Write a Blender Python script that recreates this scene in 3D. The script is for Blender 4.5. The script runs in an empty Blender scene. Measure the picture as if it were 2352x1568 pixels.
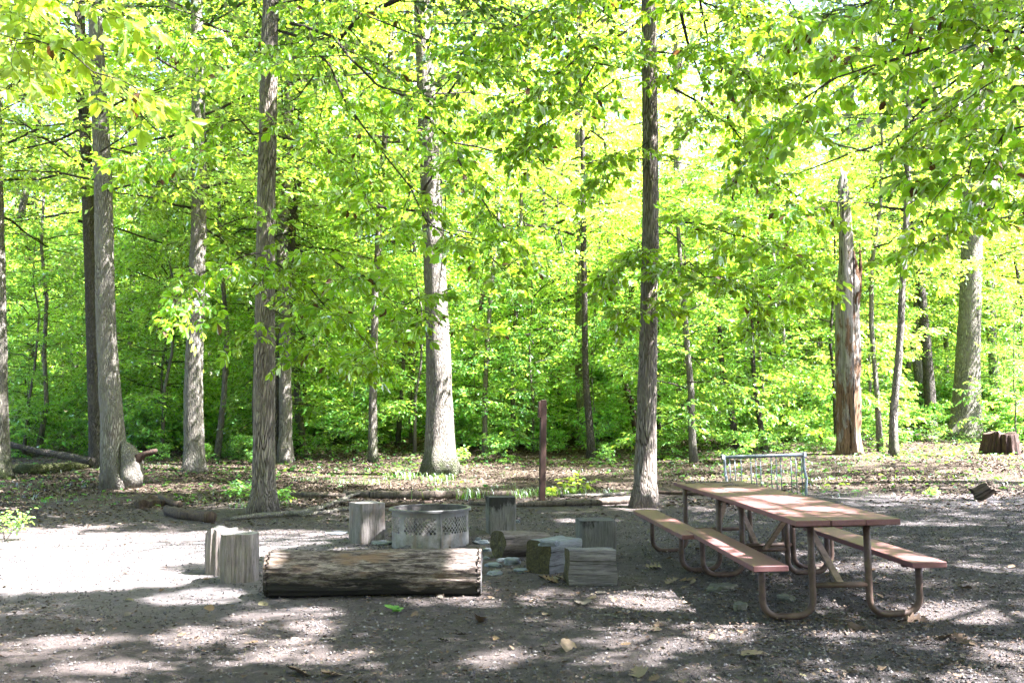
import bpy, math, random
import numpy as np
from mathutils import Vector, Matrix, Euler, noise as mnoise

# ------------------------------------------------------------------ camera, light, exposure
scene = bpy.context.scene
COL = scene.collection
CAM_Z = 1.52
PITCH = math.radians(4.27)
F = 2352 * 35 / 36.0
cam_d = bpy.data.cameras.new('camera')
cam_d.lens = 35; cam_d.sensor_width = 36; cam_d.clip_end = 3000; cam_d.clip_start = 0.05
cam = bpy.data.objects.new('camera', cam_d); COL.objects.link(cam)
cam.location = (0, 0, CAM_Z); cam.rotation_euler = (math.pi / 2 + PITCH, 0, 0)
scene.camera = cam

SUN = Vector((0.55, -0.16, 0.83)).normalized()          # direction towards the sun
world = bpy.data.worlds.new('World'); scene.world = world; world.use_nodes = True
wn = world.node_tree; bg = wn.nodes['Background']
sky = wn.nodes.new('ShaderNodeTexSky'); sky.sky_type = 'NISHITA'; sky.sun_disc = False
sky.sun_elevation = math.asin(SUN.z); sky.sun_rotation = math.atan2(SUN.x, SUN.y)
sky.air_density = 1.0; sky.dust_density = 2.5; sky.ozone_density = 1.0
wn.links.new(sky.outputs[0], bg.inputs[0]); bg.inputs[1].default_value = 0.055
sd = bpy.data.lights.new('sun', 'SUN'); sd.energy = 5.0; sd.angle = math.radians(0.5); sd.color = (1.0, 0.95, 0.88)
so = bpy.data.objects.new('sun', sd); COL.objects.link(so)
so.rotation_euler = SUN.to_track_quat('Z', 'Y').to_euler(); so.location = (20, -5, 40)
scene.view_settings.view_transform = 'Standard'; scene.view_settings.look = 'None'
scene.view_settings.exposure = 4.28; scene.view_settings.gamma = 1
scene.view_settings.use_white_balance = True
scene.view_settings.white_balance_temperature = 5900; scene.view_settings.white_balance_tint = 17
scene.cycles.max_bounces = 9; scene.cycles.diffuse_bounces = 5; scene.cycles.glossy_bounces = 2
scene.cycles.transmission_bounces = 7; scene.cycles.transparent_max_bounces = 4
scene.cycles.sample_clamp_indirect = 8
scene.cycles.use_denoising = True
scene.cycles.use_adaptive_sampling = True; scene.cycles.adaptive_threshold = 0.02

# ------------------------------------------------------------------ terrain and camera helpers
def smooth(t):
    t = np.clip(t, 0, 1); return t * t * (3 - 2 * t)
def terrain(x, y):
    x = np.asarray(x, float); y = np.asarray(y, float)
    z = 0.018 * (np.clip(x, -7, 9) - 2.5)
    d = np.clip(y - 15, 0, 90)
    z = z + 0.032 * np.where(d < 6, d * d / 12.0, d - 3.0)
    far = smooth((y - 15) / 10)
    z = z + far * (0.10 * np.sin(x * 0.23 + 1.3) * np.sin(y * 0.19) + 0.05 * np.sin(x * 0.7 + y * 0.31))
    z = z + 0.012 * np.sin(x * 1.3 + 0.4) * np.sin(y * 1.1 + 0.7)
    return z
def tz(x, y): return float(terrain(x, y))
CP, SP = math.cos(PITCH), math.sin(PITCH)
def ray(px, py):
    u = (px - 1176) / F; v = (784 - py) / F
    d = Vector((u, CP - v * SP, SP + v * CP)); return d / d.y
def at(px, py, D):                                         # the point D metres ahead seen at a photo position
    r = ray(px, py); return Vector((0, 0, CAM_Z)) + r * D
def gnd(px, py):
    r = ray(px, py); t = 3.0
    for _ in range(4000):
        if CAM_Z + r.z * t <= tz(r.x * t, t): break
        t += 0.03
        if t > 110: break
    return Vector((r.x * t, t, tz(r.x * t, t)))

# ------------------------------------------------------------------ object helpers
def link(o, parent=None):
    COL.objects.link(o)
    if parent is not None: o.parent = parent
    return o
def tag(o, label=None, cat=None, group=None, kind=None):
    if label: o['label'] = label
    if cat: o['category'] = cat
    if group: o['group'] = group
    if kind: o['kind'] = kind
    return o
def thing(name, label, cat, loc=(0, 0, 0), rot=(0, 0, 0), group=None):
    o = bpy.data.objects.new(name, None); COL.objects.link(o)
    o.empty_display_size = 0.2
    o.location = loc; o.rotation_euler = rot
    return tag(o, label, cat, group)

class MB:
    """Collects faces as numpy blocks and links them as one mesh object."""
    def __init__(s): s.v = []; s.f = []; s.n = 0; s.m = []
    def add(s, verts, faces, mat=0):
        verts = np.asarray(verts, np.float32).reshape(-1, 3)
        faces = np.asarray(faces, np.int64)
        s.v.append(verts); s.f.append(faces + s.n); s.m.append(np.full(len(faces), mat, np.int32)); s.n += len(verts)
    def mesh(s, name, mats, smooth_shade=True):
        me = bpy.data.meshes.new(name)
        if not s.v: return me
        V = np.concatenate(s.v)
        me.vertices.add(len(V)); me.vertices.foreach_set('co', V.ravel())
        loops = np.concatenate([f.ravel() for f in s.f])
        sizes = np.concatenate([np.full(len(f), f.shape[1], np.int32) for f in s.f])
        starts = np.concatenate([[0], np.cumsum(sizes)[:-1]]).astype(np.int32)
        me.loops.add(len(loops)); me.loops.foreach_set('vertex_index', loops.astype(np.int32))
        me.polygons.add(len(sizes)); me.polygons.foreach_set('loop_start', starts)
        for m in (mats if isinstance(mats, (list, tuple)) else [mats]): me.materials.append(m)
        me.polygons.foreach_set('material_index', np.concatenate(s.m))
        me.polygons.foreach_set('use_smooth', np.full(len(sizes), smooth_shade))
        me.update(calc_edges=True)
        return me
    def build(s, name, mats, parent=None, smooth_shade=True):
        return link(bpy.data.objects.new(name, s.mesh(name, mats, smooth_shade)), parent)

def tube(mb, pts, rad, n=10, mat=0, cap=True, lobes=None, rough=0.0, seed=0):
    pts = [Vector(p) for p in pts]; k = len(pts)
    if not hasattr(rad, '__len__'): rad = [rad] * k
    T = [(pts[min(i + 1, k - 1)] - pts[max(i - 1, 0)]).normalized() for i in range(k)]
    ref = Vector((1, 0, 0)) if abs(T[0].x) < 0.8 else Vector((0, 0, 1))
    N = (ref - T[0] * ref.dot(T[0])).normalized()
    V = []
    for i in range(k):
        N = (N - T[i] * N.dot(T[i])).normalized(); B = T[i].cross(N)
        for j in range(n):
            a = 2 * math.pi * j / n; r = rad[i]
            if lobes: r *= lobes(i, a)
            if rough: r *= 1 + rough * mnoise.noise(Vector((math.cos(a) * 1.7 + seed, math.sin(a) * 1.7, pts[i].z * 1.3 + i * 0.35 + pts[i].x * 1.1)))
            V.append(pts[i] + (N * math.cos(a) + B * math.sin(a)) * r)
    Fq = [(i * n + j, i * n + (j + 1) % n, (i + 1) * n + (j + 1) % n, (i + 1) * n + j) for i in range(k - 1) for j in range(n)]
    if cap:
        V2 = [tuple(v) for v in V]; c0 = len(V2); V2.append(tuple(pts[0])); V2.append(tuple(pts[-1]))
        mb.add(V2, Fq, mat)
        off = mb.n - len(V2)
        tri = [(c0, (j + 1) % n, j) for j in range(n)] + [(c0 + 1, (k - 1) * n + j, (k - 1) * n + (j + 1) % n) for j in range(n)]
        mb.f.append(np.asarray(tri, np.int64) + off); mb.m.append(np.full(len(tri), mat, np.int32))
    else:
        mb.add([tuple(v) for v in V], Fq, mat)
def box(mb, c, s, R=None, mat=0, bev=0.0):
    c = Vector(c); h = [q / 2 for q in s]
    if bev <= 0:
        V = [Vector((x * h[0], y * h[1], z * h[2])) for z in (-1, 1) for y in (-1, 1) for x in (-1, 1)]
        Fq = [(0, 2, 3, 1), (4, 5, 7, 6), (0, 1, 5, 4), (2, 6, 7, 3), (0, 4, 6, 2), (1, 3, 7, 5)]
        V = [(R @ v if R else v) + c for v in V]; mb.add([tuple(v) for v in V], Fq, mat); return
    V = []; b = bev
    for z in (-1, 1):
        for y in (-1, 1):
            for x in (-1, 1):
                V += [Vector((x * h[0], y * (h[1] - b), z * (h[2] - b))), Vector((x * (h[0] - b), y * h[1], z * (h[2] - b))), Vector((x * (h[0] - b), y * (h[1] - b), z * h[2]))]
    V = [(R @ v if R else v) + c for v in V]
    idx = lambda x, y, z, a: ((z > 0) * 4 + (y > 0) * 2 + (x > 0)) * 3 + a
    q = []
    for s_ in (-1, 1):
        q.append([idx(s_, -1, -1, 0), idx(s_, 1, -1, 0), idx(s_, 1, 1, 0), idx(s_, -1, 1, 0)][::s_])
        q.append([idx(-1, s_, -1, 1), idx(1, s_, -1, 1), idx(1, s_, 1, 1), idx(-1, s_, 1, 1)][::-s_])
        q.append([idx(-1, -1, s_, 2), idx(1, -1, s_, 2), idx(1, 1, s_, 2), idx(-1, 1, s_, 2)][::s_])
    for a in (-1, 1):
        for b2 in (-1, 1):
            q.append([idx(-1, a, b2, 1), idx(1, a, b2, 1), idx(1, a, b2, 2), idx(-1, a, b2, 2)])
            q.append([idx(a, -1, b2, 0), idx(a, 1, b2, 0), idx(a, 1, b2, 2), idx(a, -1, b2, 2)])
            q.append([idx(a, b2, -1, 0), idx(a, b2, 1, 0), idx(a, b2, 1, 1), idx(a, b2, -1, 1)])
    mb.add([tuple(v) for v in V], q, mat)
    off = mb.n - 24
    t = [(idx(x, y, z, 0), idx(x, y, z, 1), idx(x, y, z, 2)) for x in (-1, 1) for y in (-1, 1) for z in (-1, 1)]
    mb.f.append(np.asarray(t, np.int64) + off); mb.m.append(np.full(8, mat, np.int32))

# ------------------------------------------------------------------ materials
class NT:
    def __init__(s, name):
        s.m = bpy.data.materials.new(name); s.m.use_nodes = True; s.t = s.m.node_tree; s.t.nodes.clear()
        s.out = s.t.nodes.new('ShaderNodeOutputMaterial')
    def n(s, typ, **kw):
        nd = s.t.nodes.new('ShaderNode' + typ)
        for k, v in kw.items():
            if k.startswith('i_'):
                key = k[2:].replace('_', ' ')
                key = int(key) if key.isdigit() else key
                s.set(nd.inputs[key], v)
            else: setattr(nd, k, v)
        return nd
    def set(s, inp, v):
        if isinstance(v, bpy.types.NodeSocket): s.t.links.new(v, inp)
        elif isinstance(v, (tuple, list)) and len(v) == 3 and inp.type == 'RGBA': inp.default_value = (*v, 1)
        else: inp.default_value = v
    def mix(s, f, a, b, mode='MIX'):
        nd = s.n('MixRGB', blend_type=mode); s.set(nd.inputs[0], f); s.set(nd.inputs[1], a); s.set(nd.inputs[2], b); return nd.outputs[0]
    def math(s, op, a, b=0.0, c=None, clamp=False):
        nd = s.n('Math', operation=op, use_clamp=clamp); s.set(nd.inputs[0], a); s.set(nd.inputs[1], b)
        if c is not None: s.set(nd.inputs[2], c)
        return nd.outputs[0]
    def ramp(s, f, a, b, ca=(0, 0, 0), cb=(1, 1, 1)):
        nd = s.n('ValToRGB'); s.set(nd.inputs[0], f); e = nd.color_ramp.elements
        e[0].position = a; e[1].position = b; e[0].color = (*ca, 1); e[1].color = (*cb, 1); return nd.outputs[0]
    def coord(s, scale=(1, 1, 1), kind='Object', loc=(0, 0, 0)):
        tc = s.n('TexCoord'); mp = s.n('Mapping'); s.set(mp.inputs[0], tc.outputs[kind])
        mp.inputs['Scale'].default_value = scale; mp.inputs['Location'].default_value = loc; return mp.outputs[0]
    def noise(s, co, scale=5, detail=6, rough=0.6, dist=0.0):
        nd = s.n('TexNoise'); s.set(nd.inputs['Vector'], co); nd.inputs['Scale'].default_value = scale
        nd.inputs['Detail'].default_value = detail; nd.inputs['Roughness'].default_value = rough; nd.inputs['Distortion'].default_value = dist
        return nd.outputs[0]
    def bump(s, h, strength=0.5, dist=0.02, normal=None):
        nd = s.n('Bump'); nd.inputs['Strength'].default_value = strength; nd.inputs['Distance'].default_value = dist
        s.set(nd.inputs['Height'], h)
        if normal is not None: s.set(nd.inputs['Normal'], normal)
        return nd.outputs[0]
    def finish(s, color, rough=0.85, normal=None, metallic=0.0, spec=0.3):
        b = s.n('BsdfPrincipled'); s.set(b.inputs['Base Color'], color); s.set(b.inputs['Roughness'], rough)
        b.inputs['Metallic'].default_value = metallic; b.inputs['Specular IOR Level'].default_value = spec
        if normal is not None: s.set(b.inputs['Normal'], normal)
        s.t.links.new(b.outputs[0], s.out.inputs[0]); return s.m

def mat_leaf(name, refl, trans, yellow, k=0.5, var=0.5, brown=0.0):
    t = NT(name)
    geo = t.n('NewGeometry'); oi = t.n('ObjectInfo')
    r = geo.outputs['Random Per Island']
    r2 = t.math('FRACT', t.math('MULTIPLY', r, 17.31))
    r3 = t.math('FRACT', t.math('MULTIPLY', r, 91.7))
    val = t.math('MULTIPLY_ADD', r2, var, 1 - var / 2)
    oval = t.math('MULTIPLY_ADD', oi.outputs['Random'], 0.3, 0.85)
    val = t.math('MULTIPLY', val, oval)
    vc = t.n('CombineColor'); t.set(vc.inputs[0], val); t.set(vc.inputs[1], val); t.set(vc.inputs[2], val)
    cold = tuple(c * q for c, q in zip(refl, (0.62, 0.85, 1.5)))
    rc = t.mix(r, refl, cold)
    tcn = t.mix(t.math('MULTIPLY', r3, 0.75), trans, yellow)
    rc = t.mix(1.0, rc, vc.outputs[0], 'MULTIPLY'); tcn = t.mix(1.0, tcn, vc.outputs[0], 'MULTIPLY')
    if brown > 0:
        g = t.math('GREATER_THAN', r3, 1 - brown)
        rc = t.mix(g, rc, (0.11, 0.06, 0.03)); tcn = t.mix(g, tcn, (0.10, 0.045, 0.015))
    d = t.n('BsdfDiffuse'); t.set(d.inputs[0], rc)
    tr = t.n('BsdfTranslucent'); t.set(tr.inputs[0], tcn)
    g = t.n('BsdfGlossy'); g.inputs['Roughness'].default_value = 0.42; t.set(g.inputs[0], (1, 1, 1))
    m1 = t.n('MixShader'); m1.inputs[0].default_value = k; t.t.links.new(d.outputs[0], m1.inputs[1]); t.t.links.new(tr.outputs[0], m1.inputs[2])
    fr = t.n('Fresnel'); fr.inputs[0].default_value = 1.38
    m2 = t.n('MixShader'); t.set(m2.inputs[0], t.math('MULTIPLY', fr.outputs[0], 0.35)); t.t.links.new(m1.outputs[0], m2.inputs[1]); t.t.links.new(g.outputs[0], m2.inputs[2])
    t.t.links.new(m2.outputs[0], t.out.inputs[0]); return t.m

LEAF = mat_leaf('leaf_near', (0.075, 0.17, 0.016), (0.40, 0.68, 0.018), (0.58, 0.68, 0.025), 0.68, 0.8, 0.03)
LEAF_BRIGHT = mat_leaf('leaf_bright', (0.15, 0.25, 0.02), (0.46, 0.62, 0.03), (0.62, 0.64, 0.04), 0.58, 0.4, 0.01)
LEAF_UNDER = mat_leaf('leaf_under', (0.12, 0.26, 0.035), (0.40, 0.66, 0.04), (0.58, 0.70, 0.05), 0.56, 0.95)
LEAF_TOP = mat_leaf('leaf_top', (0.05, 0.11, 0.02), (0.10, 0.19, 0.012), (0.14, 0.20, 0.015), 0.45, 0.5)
LEAF_FAR = mat_leaf('leaf_far', (0.12, 0.24, 0.025), (0.41, 0.62, 0.03), (0.58, 0.66, 0.04), 0.56, 0.8)
LEAF_LOW = mat_leaf('leaf_low', (0.12, 0.28, 0.05), (0.36, 0.66, 0.06), (0.56, 0.70, 0.07), 0.54, 0.9)
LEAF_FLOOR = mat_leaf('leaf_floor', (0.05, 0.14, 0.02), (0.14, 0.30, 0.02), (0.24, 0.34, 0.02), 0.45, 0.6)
GRASS = mat_leaf('grass_blade', (0.06, 0.15, 0.018), (0.16, 0.34, 0.02), (0.28, 0.36, 0.03), 0.45, 0.6)

def mat_bark(name, dark, light, scale=1.0, furrow=0.5, moss=0.0, red=None, zs=0.2):
    t = NT(name)
    co = t.coord((1, 1, zs))
    nz = t.noise(co, 5 * scale, 3, 0.5)
    add = t.n('VectorMath', operation='MULTIPLY_ADD'); t.set(add.inputs[0], nz); add.inputs[1].default_value = (0.22, 0.22, 0.22); t.set(add.inputs[2], co)
    vo = t.n('TexVoronoi', feature='DISTANCE_TO_EDGE'); t.set(vo.inputs['Vector'], add.outputs[0]); vo.inputs['Scale'].default_value = 26 * scale
    crack = t.math('MULTIPLY', t.ramp(vo.outputs['Distance'], 0.02, 0.26), t.ramp(t.noise(t.coord((1, 1, 0.09)), 13 * scale, 5, 0.7), 0.3, 0.5))
    fine = t.noise(t.coord((1, 1, 0.35)), 60 * scale, 6, 0.7)
    big = t.noise(t.coord((1, 1, 0.5)), 2.2, 4, 0.6)
    h = t.math('ADD', t.math('MULTIPLY', crack, furrow), t.math('MULTIPLY', fine, 0.5))
    c = t.mix(t.ramp(h, 0.25, 0.5 + furrow * 0.6), dark, light)
    c = t.mix(t.ramp(big, 0.35, 0.7), c, tuple(q * 0.62 for q in light), 'MIX') if furrow > 0.3 else t.mix(t.ramp(big, 0.5, 0.75), c, tuple(q * 0.7 for q in light))
    lich = t.noise(t.coord((1, 1, 0.8)), 7, 5, 0.75)
    c = t.mix(t.math('MULTIPLY', t.ramp(lich, 0.56, 0.68), 0.45), c, (light[0] * 1.1, light[1] * 1.2, light[2] * 1.02))
    if red: c = t.mix(t.ramp(t.noise(t.coord((1, 1, 0.12)), 9, 5, 0.7), 0.4, 0.6), c, red)
    if moss > 0:
        sx = t.n('SeparateXYZ'); t.set(sx.inputs[0], t.coord())
        f = t.math('SUBTRACT', 1.0, t.math('DIVIDE', sx.outputs[2], moss), clamp=True)
        f = t.math('MULTIPLY', f, t.ramp(t.noise(t.coord(), 5, 5, 0.7), 0.35, 0.6))
        c = t.mix(f, c, (0.07, 0.10, 0.025))
    return t.finish(c, 0.95, t.bump(h, 1.0, 0.06), spec=0.1)
BARK_BROWN = mat_bark('bark_brown', (0.035, 0.026, 0.02), (0.38, 0.325, 0.265), 1.1, 1.0, zs=.13)
BARK_GREY = mat_bark('bark_grey', (0.055, 0.047, 0.038), (0.32, 0.29, 0.24), 1.2, 0.7, moss=0.9, zs=.15)
BARK_PALE = mat_bark('bark_pale', (0.085, 0.072, 0.055), (0.31, 0.285, 0.24), 1.15, 0.5, zs=0.16)
BARK_DARK = mat_bark('bark_dark', (0.032, 0.028, 0.023), (0.16, 0.14, 0.118), 1.3, 0.8)
BARK_SMOOTH = mat_bark('bark_smooth', (0.09, 0.082, 0.066), (0.20, 0.183, 0.152), 0.8, 0.15)
BARK_RED = mat_bark('bark_rotten', (0.03, 0.022, 0.016), (0.25, 0.215, 0.175), 0.7, 0.6, red=(0.085, 0.052, 0.033), zs=0.07)
BRANCH = mat_bark('branch_bark', (0.035, 0.03, 0.024), (0.13, 0.11, 0.09), 2.0, 0.5)
BRANCH_DEAD = mat_bark('dead_branch', (0.11, 0.095, 0.075), (0.36, 0.33, 0.27), 1.6, 0.4)

def mat_wood(name, a, b, dark=(0.02, 0.018, 0.015), char=0.0, zs=1.0, blacken_at=None, grain=1.0, stain=None, con=.16):
    """Weathered wood with its grain along local Z; char is how much of it is blackened."""
    t = NT(name); co = t.coord((1, 1, 0.07 * zs))
    g = t.noise(co, 34 * grain, 8, 0.72, 0.4); g2 = t.noise(t.coord((1, 1, 0.05 * zs)), 110 * grain, 5, 0.7)
    c = t.mix(t.ramp(g, .5 - con, .5 + con), a, b)
    c = t.mix(t.ramp(g2, 0.32, 0.52), tuple(q * 0.65 for q in a), c)
    c = t.mix(t.math('MULTIPLY', t.ramp(t.noise(t.coord((1, 1, 0.6), loc=(9, 4, 2)), 7, 5, 0.7), 0.45, 0.7), 0.55), c, tuple(q * 0.8 for q in a))
    cr = t.ramp(t.noise(t.coord((1, 1, 0.03 * zs)), 17, 5, 0.65, 0.5), 0.36, 0.40)
    c = t.mix(cr, dark, c)
    if stain: c = t.mix(t.ramp(t.noise(t.coord((1, 1, 0.3), loc=(3, 1, 2)), 5, 6, 0.7), 0.52, 0.66), c, stain)
    if char > 0:
        nb = t.noise(t.coord((1, 1, 0.35), loc=(5, 2, 1)), 6.5, 7, 0.7)
        if blacken_at is not None:
            sx = t.n('SeparateXYZ'); t.set(sx.inputs[0], t.coord()); axis, lo, hi = blacken_at
            f = t.n('MapRange'); t.set(f.inputs[0], sx.outputs[axis]); f.inputs[1].default_value = lo; f.inputs[2].default_value = hi
            nb = t.math('ADD', nb, t.math('MULTIPLY_ADD', f.outputs[0], 0.45, -0.22))
        c = t.mix(t.ramp(nb, 0.68 - char * 0.3, 0.78 - char * 0.3), c, dark)
    h = t.math('ADD', t.math('MULTIPLY', g2, 0.6), t.math('MULTIPLY', cr, 0.7)); h = t.math('ADD', h, g)
    return t.finish(c, 0.9, t.bump(h, 0.8, 0.012), spec=0.2)
def mat_endgrain(name, a, b):
    t = NT(name); w = t.n('TexWave', wave_type='RINGS', rings_direction='Z'); t.set(w.inputs[0], t.coord((1, 1, 0.01), loc=(.03, .02, 0)))
    w.inputs['Scale'].default_value = 22; w.inputs['Distortion'].default_value = 3; w.inputs['Detail'].default_value = 3; w.inputs['Detail Scale'].default_value = 1.5
    n = t.noise(t.coord(), 9, 6, 0.7); h = t.math('ADD', t.math('MULTIPLY', w.outputs['Fac'], .4), n)
    return t.finish(t.mix(t.ramp(h, 0.4, 0.95), a, b), 0.9, t.bump(h, .5, .008), spec=.15)
ENDG = mat_endgrain('end_grain', (0.07, 0.062, 0.055), (0.26, 0.24, 0.215))
ENDG_DARK = mat_endgrain('end_grain_dark', (0.025, 0.023, 0.022), (0.09, 0.085, 0.08))
WOOD_STUMP = mat_wood('wood_stump', (0.12, 0.10, 0.085), (0.27, 0.235, 0.21))
WOOD_GREY = mat_wood('wood_grey', (0.09, 0.08, 0.07), (0.22, 0.20, 0.18), char=0.2, stain=(0.12, 0.085, 0.06))
WOOD_CHAR = mat_wood('wood_charred_post', (0.08, 0.074, 0.062), (0.155, 0.145, 0.125), char=0.38, blacken_at=(2, 0.1, 0.45))
WOOD_LOG = mat_wood('wood_long_log', (0.03, 0.022, 0.017), (0.21, 0.175, 0.145), char=0.66, zs=3.0, con=.09, blacken_at=(1, 0.13, -0.16), stain=(0.13, 0.085, 0.05), grain=0.9)  # char blotches, weighted downward to paint in the shade under the log
WOOD_TIMBER = mat_wood('wood_timber', (0.062, 0.057, 0.055), (0.19, 0.178, 0.17), char=0.15)
WOOD_END = mat_wood('wood_rotten_end', (0.03, 0.025, 0.014), (0.09, 0.075, 0.03), char=0.45)
WOOD_OLD = mat_wood('wood_old_log', (0.05, 0.038, 0.028), (0.16, 0.13, 0.10), char=0.35, grain=0.7)
WOOD_ROT = mat_wood('wood_rotten', (0.03, 0.02, 0.014), (0.10, 0.07, 0.05), char=0.35)
WOOD_RED = mat_wood('wood_red_rot', (0.025, 0.015, 0.011), (0.085, 0.053, 0.040), char=0.4)

def mat_ground():
    t = NT('ground_dirt')
    geo = t.n('NewGeometry'); pos = geo.outputs['Position']
    sx = t.n('SeparateXYZ'); t.set(sx.inputs[0], pos)
    n1 = t.noise(pos, 1.1, 6, 0.62); n2 = t.noise(pos, 9, 7, 0.75); n3 = t.noise(pos, 70, 5, 0.75); n4 = t.noise(pos, 0.35, 4, 0.6)
    dirt = t.mix(t.ramp(n2, 0.3, 0.7), (0.038, 0.031, 0.027), (0.125, 0.104, 0.092))
    gravel = t.mix(t.ramp(n3, 0.35, 0.65), (0.018, 0.0175, 0.0185), (0.08, 0.077, 0.079))
    forest = t.mix(t.ramp(n2, 0.35, 0.65), (0.032, 0.023, 0.015), (0.095, 0.07, 0.048))
    gm = t.math('ADD', t.math('MULTIPLY', sx.outputs[0], 0.12), t.math('MULTIPLY_ADD', n1, 1.4, -0.65))
    c = t.mix(t.math('ADD', gm, 0.0, clamp=True), dirt, gravel)
    pale = t.math('MULTIPLY', t.math('MULTIPLY_ADD', sx.outputs[0], -0.5, -0.35, clamp=True), t.math('MULTIPLY_ADD', sx.outputs[1], -0.5, 7.2, clamp=True))  # paler dirt under the left sun pool: part of its brightness is painted in
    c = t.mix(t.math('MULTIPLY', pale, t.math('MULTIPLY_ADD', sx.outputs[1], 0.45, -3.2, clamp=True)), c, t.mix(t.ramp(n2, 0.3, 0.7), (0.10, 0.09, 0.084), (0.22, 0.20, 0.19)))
    c = t.mix(t.ramp(n4, 0.4, 0.65), c, t.mix(0.5, c, (0.09, 0.07, 0.06)))
    fm = t.math('ADD', t.math('MULTIPLY_ADD', sx.outputs[1], 0.35, -17.5 * 0.35), t.math('MULTIPLY_ADD', n1, 3.0, -1.5), clamp=True)
    c = t.mix(fm, c, forest)
    speck = t.n('TexVoronoi'); t.set(speck.inputs['Vector'], pos); speck.inputs['Scale'].default_value = 55
    c = t.mix(t.math('MULTIPLY', t.ramp(speck.outputs['Distance'], 0.12, 0.3, (1, 1, 1), (0, 0, 0)), 0.35), c, (0.22, 0.205, 0.195))
    h = t.math('ADD', t.math('MULTIPLY', n2, 1.0), t.math('MULTIPLY', n3, 0.7))
    h = t.math('ADD', h, t.math('MULTIPLY', t.noise(pos, 220, 3, 0.6), 0.25))
    return t.finish(c, 0.95, t.bump(h, 1.0, 0.06), spec=0.15)
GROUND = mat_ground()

def mat_simple(name, a, b, scale=20, rough=0.8, bump=0.3, metallic=0.0, spec=0.3, coord=(1, 1, 1), dist=0.005):
    t = NT(name); co = t.coord(coord); nn = t.noise(co, scale, 7, 0.7)
    return t.finish(t.mix(t.ramp(nn, 0.35, 0.65), a, b), rough, t.bump(nn, bump, dist), metallic, spec)
def mat_rand(name, cols, rough=0.85, island=False, scale=30):
    t = NT(name)
    r = (t.n('NewGeometry').outputs['Random Per Island'] if island else t.n('ObjectInfo').outputs['Random'])
    rp = t.n('ValToRGB'); t.set(rp.inputs[0], r); e = rp.color_ramp.elements
    rp.color_ramp.interpolation = 'CONSTANT'
    for i, c in enumerate(cols):
        el = e[i] if i < 2 else e.new(i / len(cols))
        el.position = i / len(cols); el.color = (*c, 1)
    nn = t.noise(t.coord(), scale, 4, 0.7)
    c = t.mix(t.math('MULTIPLY', t.ramp(nn, 0.35, 0.7), 0.45), rp.outputs[0], (0.06, 0.045, 0.03))
    return t.finish(c, rough, t.bump(nn, 0.4, 0.004), spec=0.2)
DRY = mat_rand('dry_leaf', [(0.13, 0.09, 0.055), (0.09, 0.055, 0.032), (0.15, 0.115, 0.072), (0.06, 0.038, 0.024), (0.12, 0.11, 0.055), (0.15, 0.10, 0.05), (0.09, 0.078, 0.06)])
LITTER = mat_rand('leaf_litter', [(0.07, 0.045, 0.028), (0.04, 0.026, 0.016), (0.095, 0.072, 0.047), (0.03, 0.02, 0.014), (0.055, 0.036, 0.024), (0.14, 0.115, 0.085)], island=True, scale=12)
PEBBLE = mat_rand('gravel_stone', [(0.055, 0.052, 0.05), (0.10, 0.092, 0.088), (0.035, 0.032, 0.032), (0.17, 0.155, 0.15), (0.08, 0.068, 0.06), (0.05, 0.05, 0.056)], island=True, scale=40)
GREENLEAF = mat_simple('fresh_fallen_leaf', (0.05, 0.13, 0.02), (0.09, 0.2, 0.03), 20, 0.5)
SLATE = mat_simple('slate', (0.055, 0.062, 0.067), (0.15, 0.163, 0.168), 7, 0.75, 0.6, coord=(1, 1, 3), dist=0.02)
ROCK = mat_simple('rock', (0.05, 0.05, 0.036), (0.12, 0.115, 0.085), 9, 0.9, 0.7, dist=0.02)
def mat_paint():
    t = NT('brown_paint'); co = t.coord((1, 1, 1)); n = t.noise(t.coord((1, 0.12, 1)), 45, 6, 0.7); d = t.noise(co, 5, 7, 0.75)
    c = t.mix(t.ramp(n, 0.3, 0.7), (0.100, 0.039, 0.036), (0.140, 0.060, 0.057))
    c = t.mix(t.math('MULTIPLY', t.ramp(d, 0.5, 0.7), 0.45), c, (0.160, 0.098, 0.098))
    sp = t.ramp(t.noise(co, 60, 3, 0.6), 0.68, 0.72)
    c = t.mix(sp, c, (0.06, 0.04, 0.03))
    return t.finish(c, t.math('MULTIPLY_ADD', d, 0.3, 0.42), t.bump(n, 0.25, 0.003), spec=0.35)
PAINT = mat_paint()
PIPE = mat_simple('brown_pipe', (0.038, 0.021, 0.015), (0.085, 0.055, 0.038), 11, 0.6, 0.25)
def mat_steel():
    t = NT('weathered_steel'); co = t.coord()
    a = t.noise(co, 5, 7, 0.75); b = t.noise(co, 90, 4, 0.7); s = t.noise(t.coord((1, 1, 0.12)), 14, 5, 0.7)
    c = t.mix(t.ramp(a, 0.35, 0.65), (0.085, 0.08, 0.066), (0.22, 0.21, 0.195))
    c = t.mix(t.math('MULTIPLY', t.ramp(s, 0.52, 0.68), 0.6), c, (0.15, 0.10, 0.06))
    c = t.mix(t.math('MULTIPLY', t.ramp(b, 0.5, 0.7), 0.5), c, (0.09, 0.085, 0.075))
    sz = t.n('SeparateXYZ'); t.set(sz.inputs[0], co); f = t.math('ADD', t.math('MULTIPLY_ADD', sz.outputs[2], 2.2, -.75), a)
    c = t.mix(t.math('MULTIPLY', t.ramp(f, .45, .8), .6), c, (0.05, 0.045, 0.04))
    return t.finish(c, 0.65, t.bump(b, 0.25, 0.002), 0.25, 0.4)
STEEL = mat_steel()
RIM = mat_simple('sooty_rim', (0.04, 0.038, 0.036), (0.13, 0.125, 0.12), 6, 0.5, 0.2, 0.3)
SOOT = mat_simple('soot', (0.025, 0.022, 0.02), (0.10, 0.09, 0.082), 7, 0.8, 0.4)
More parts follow.
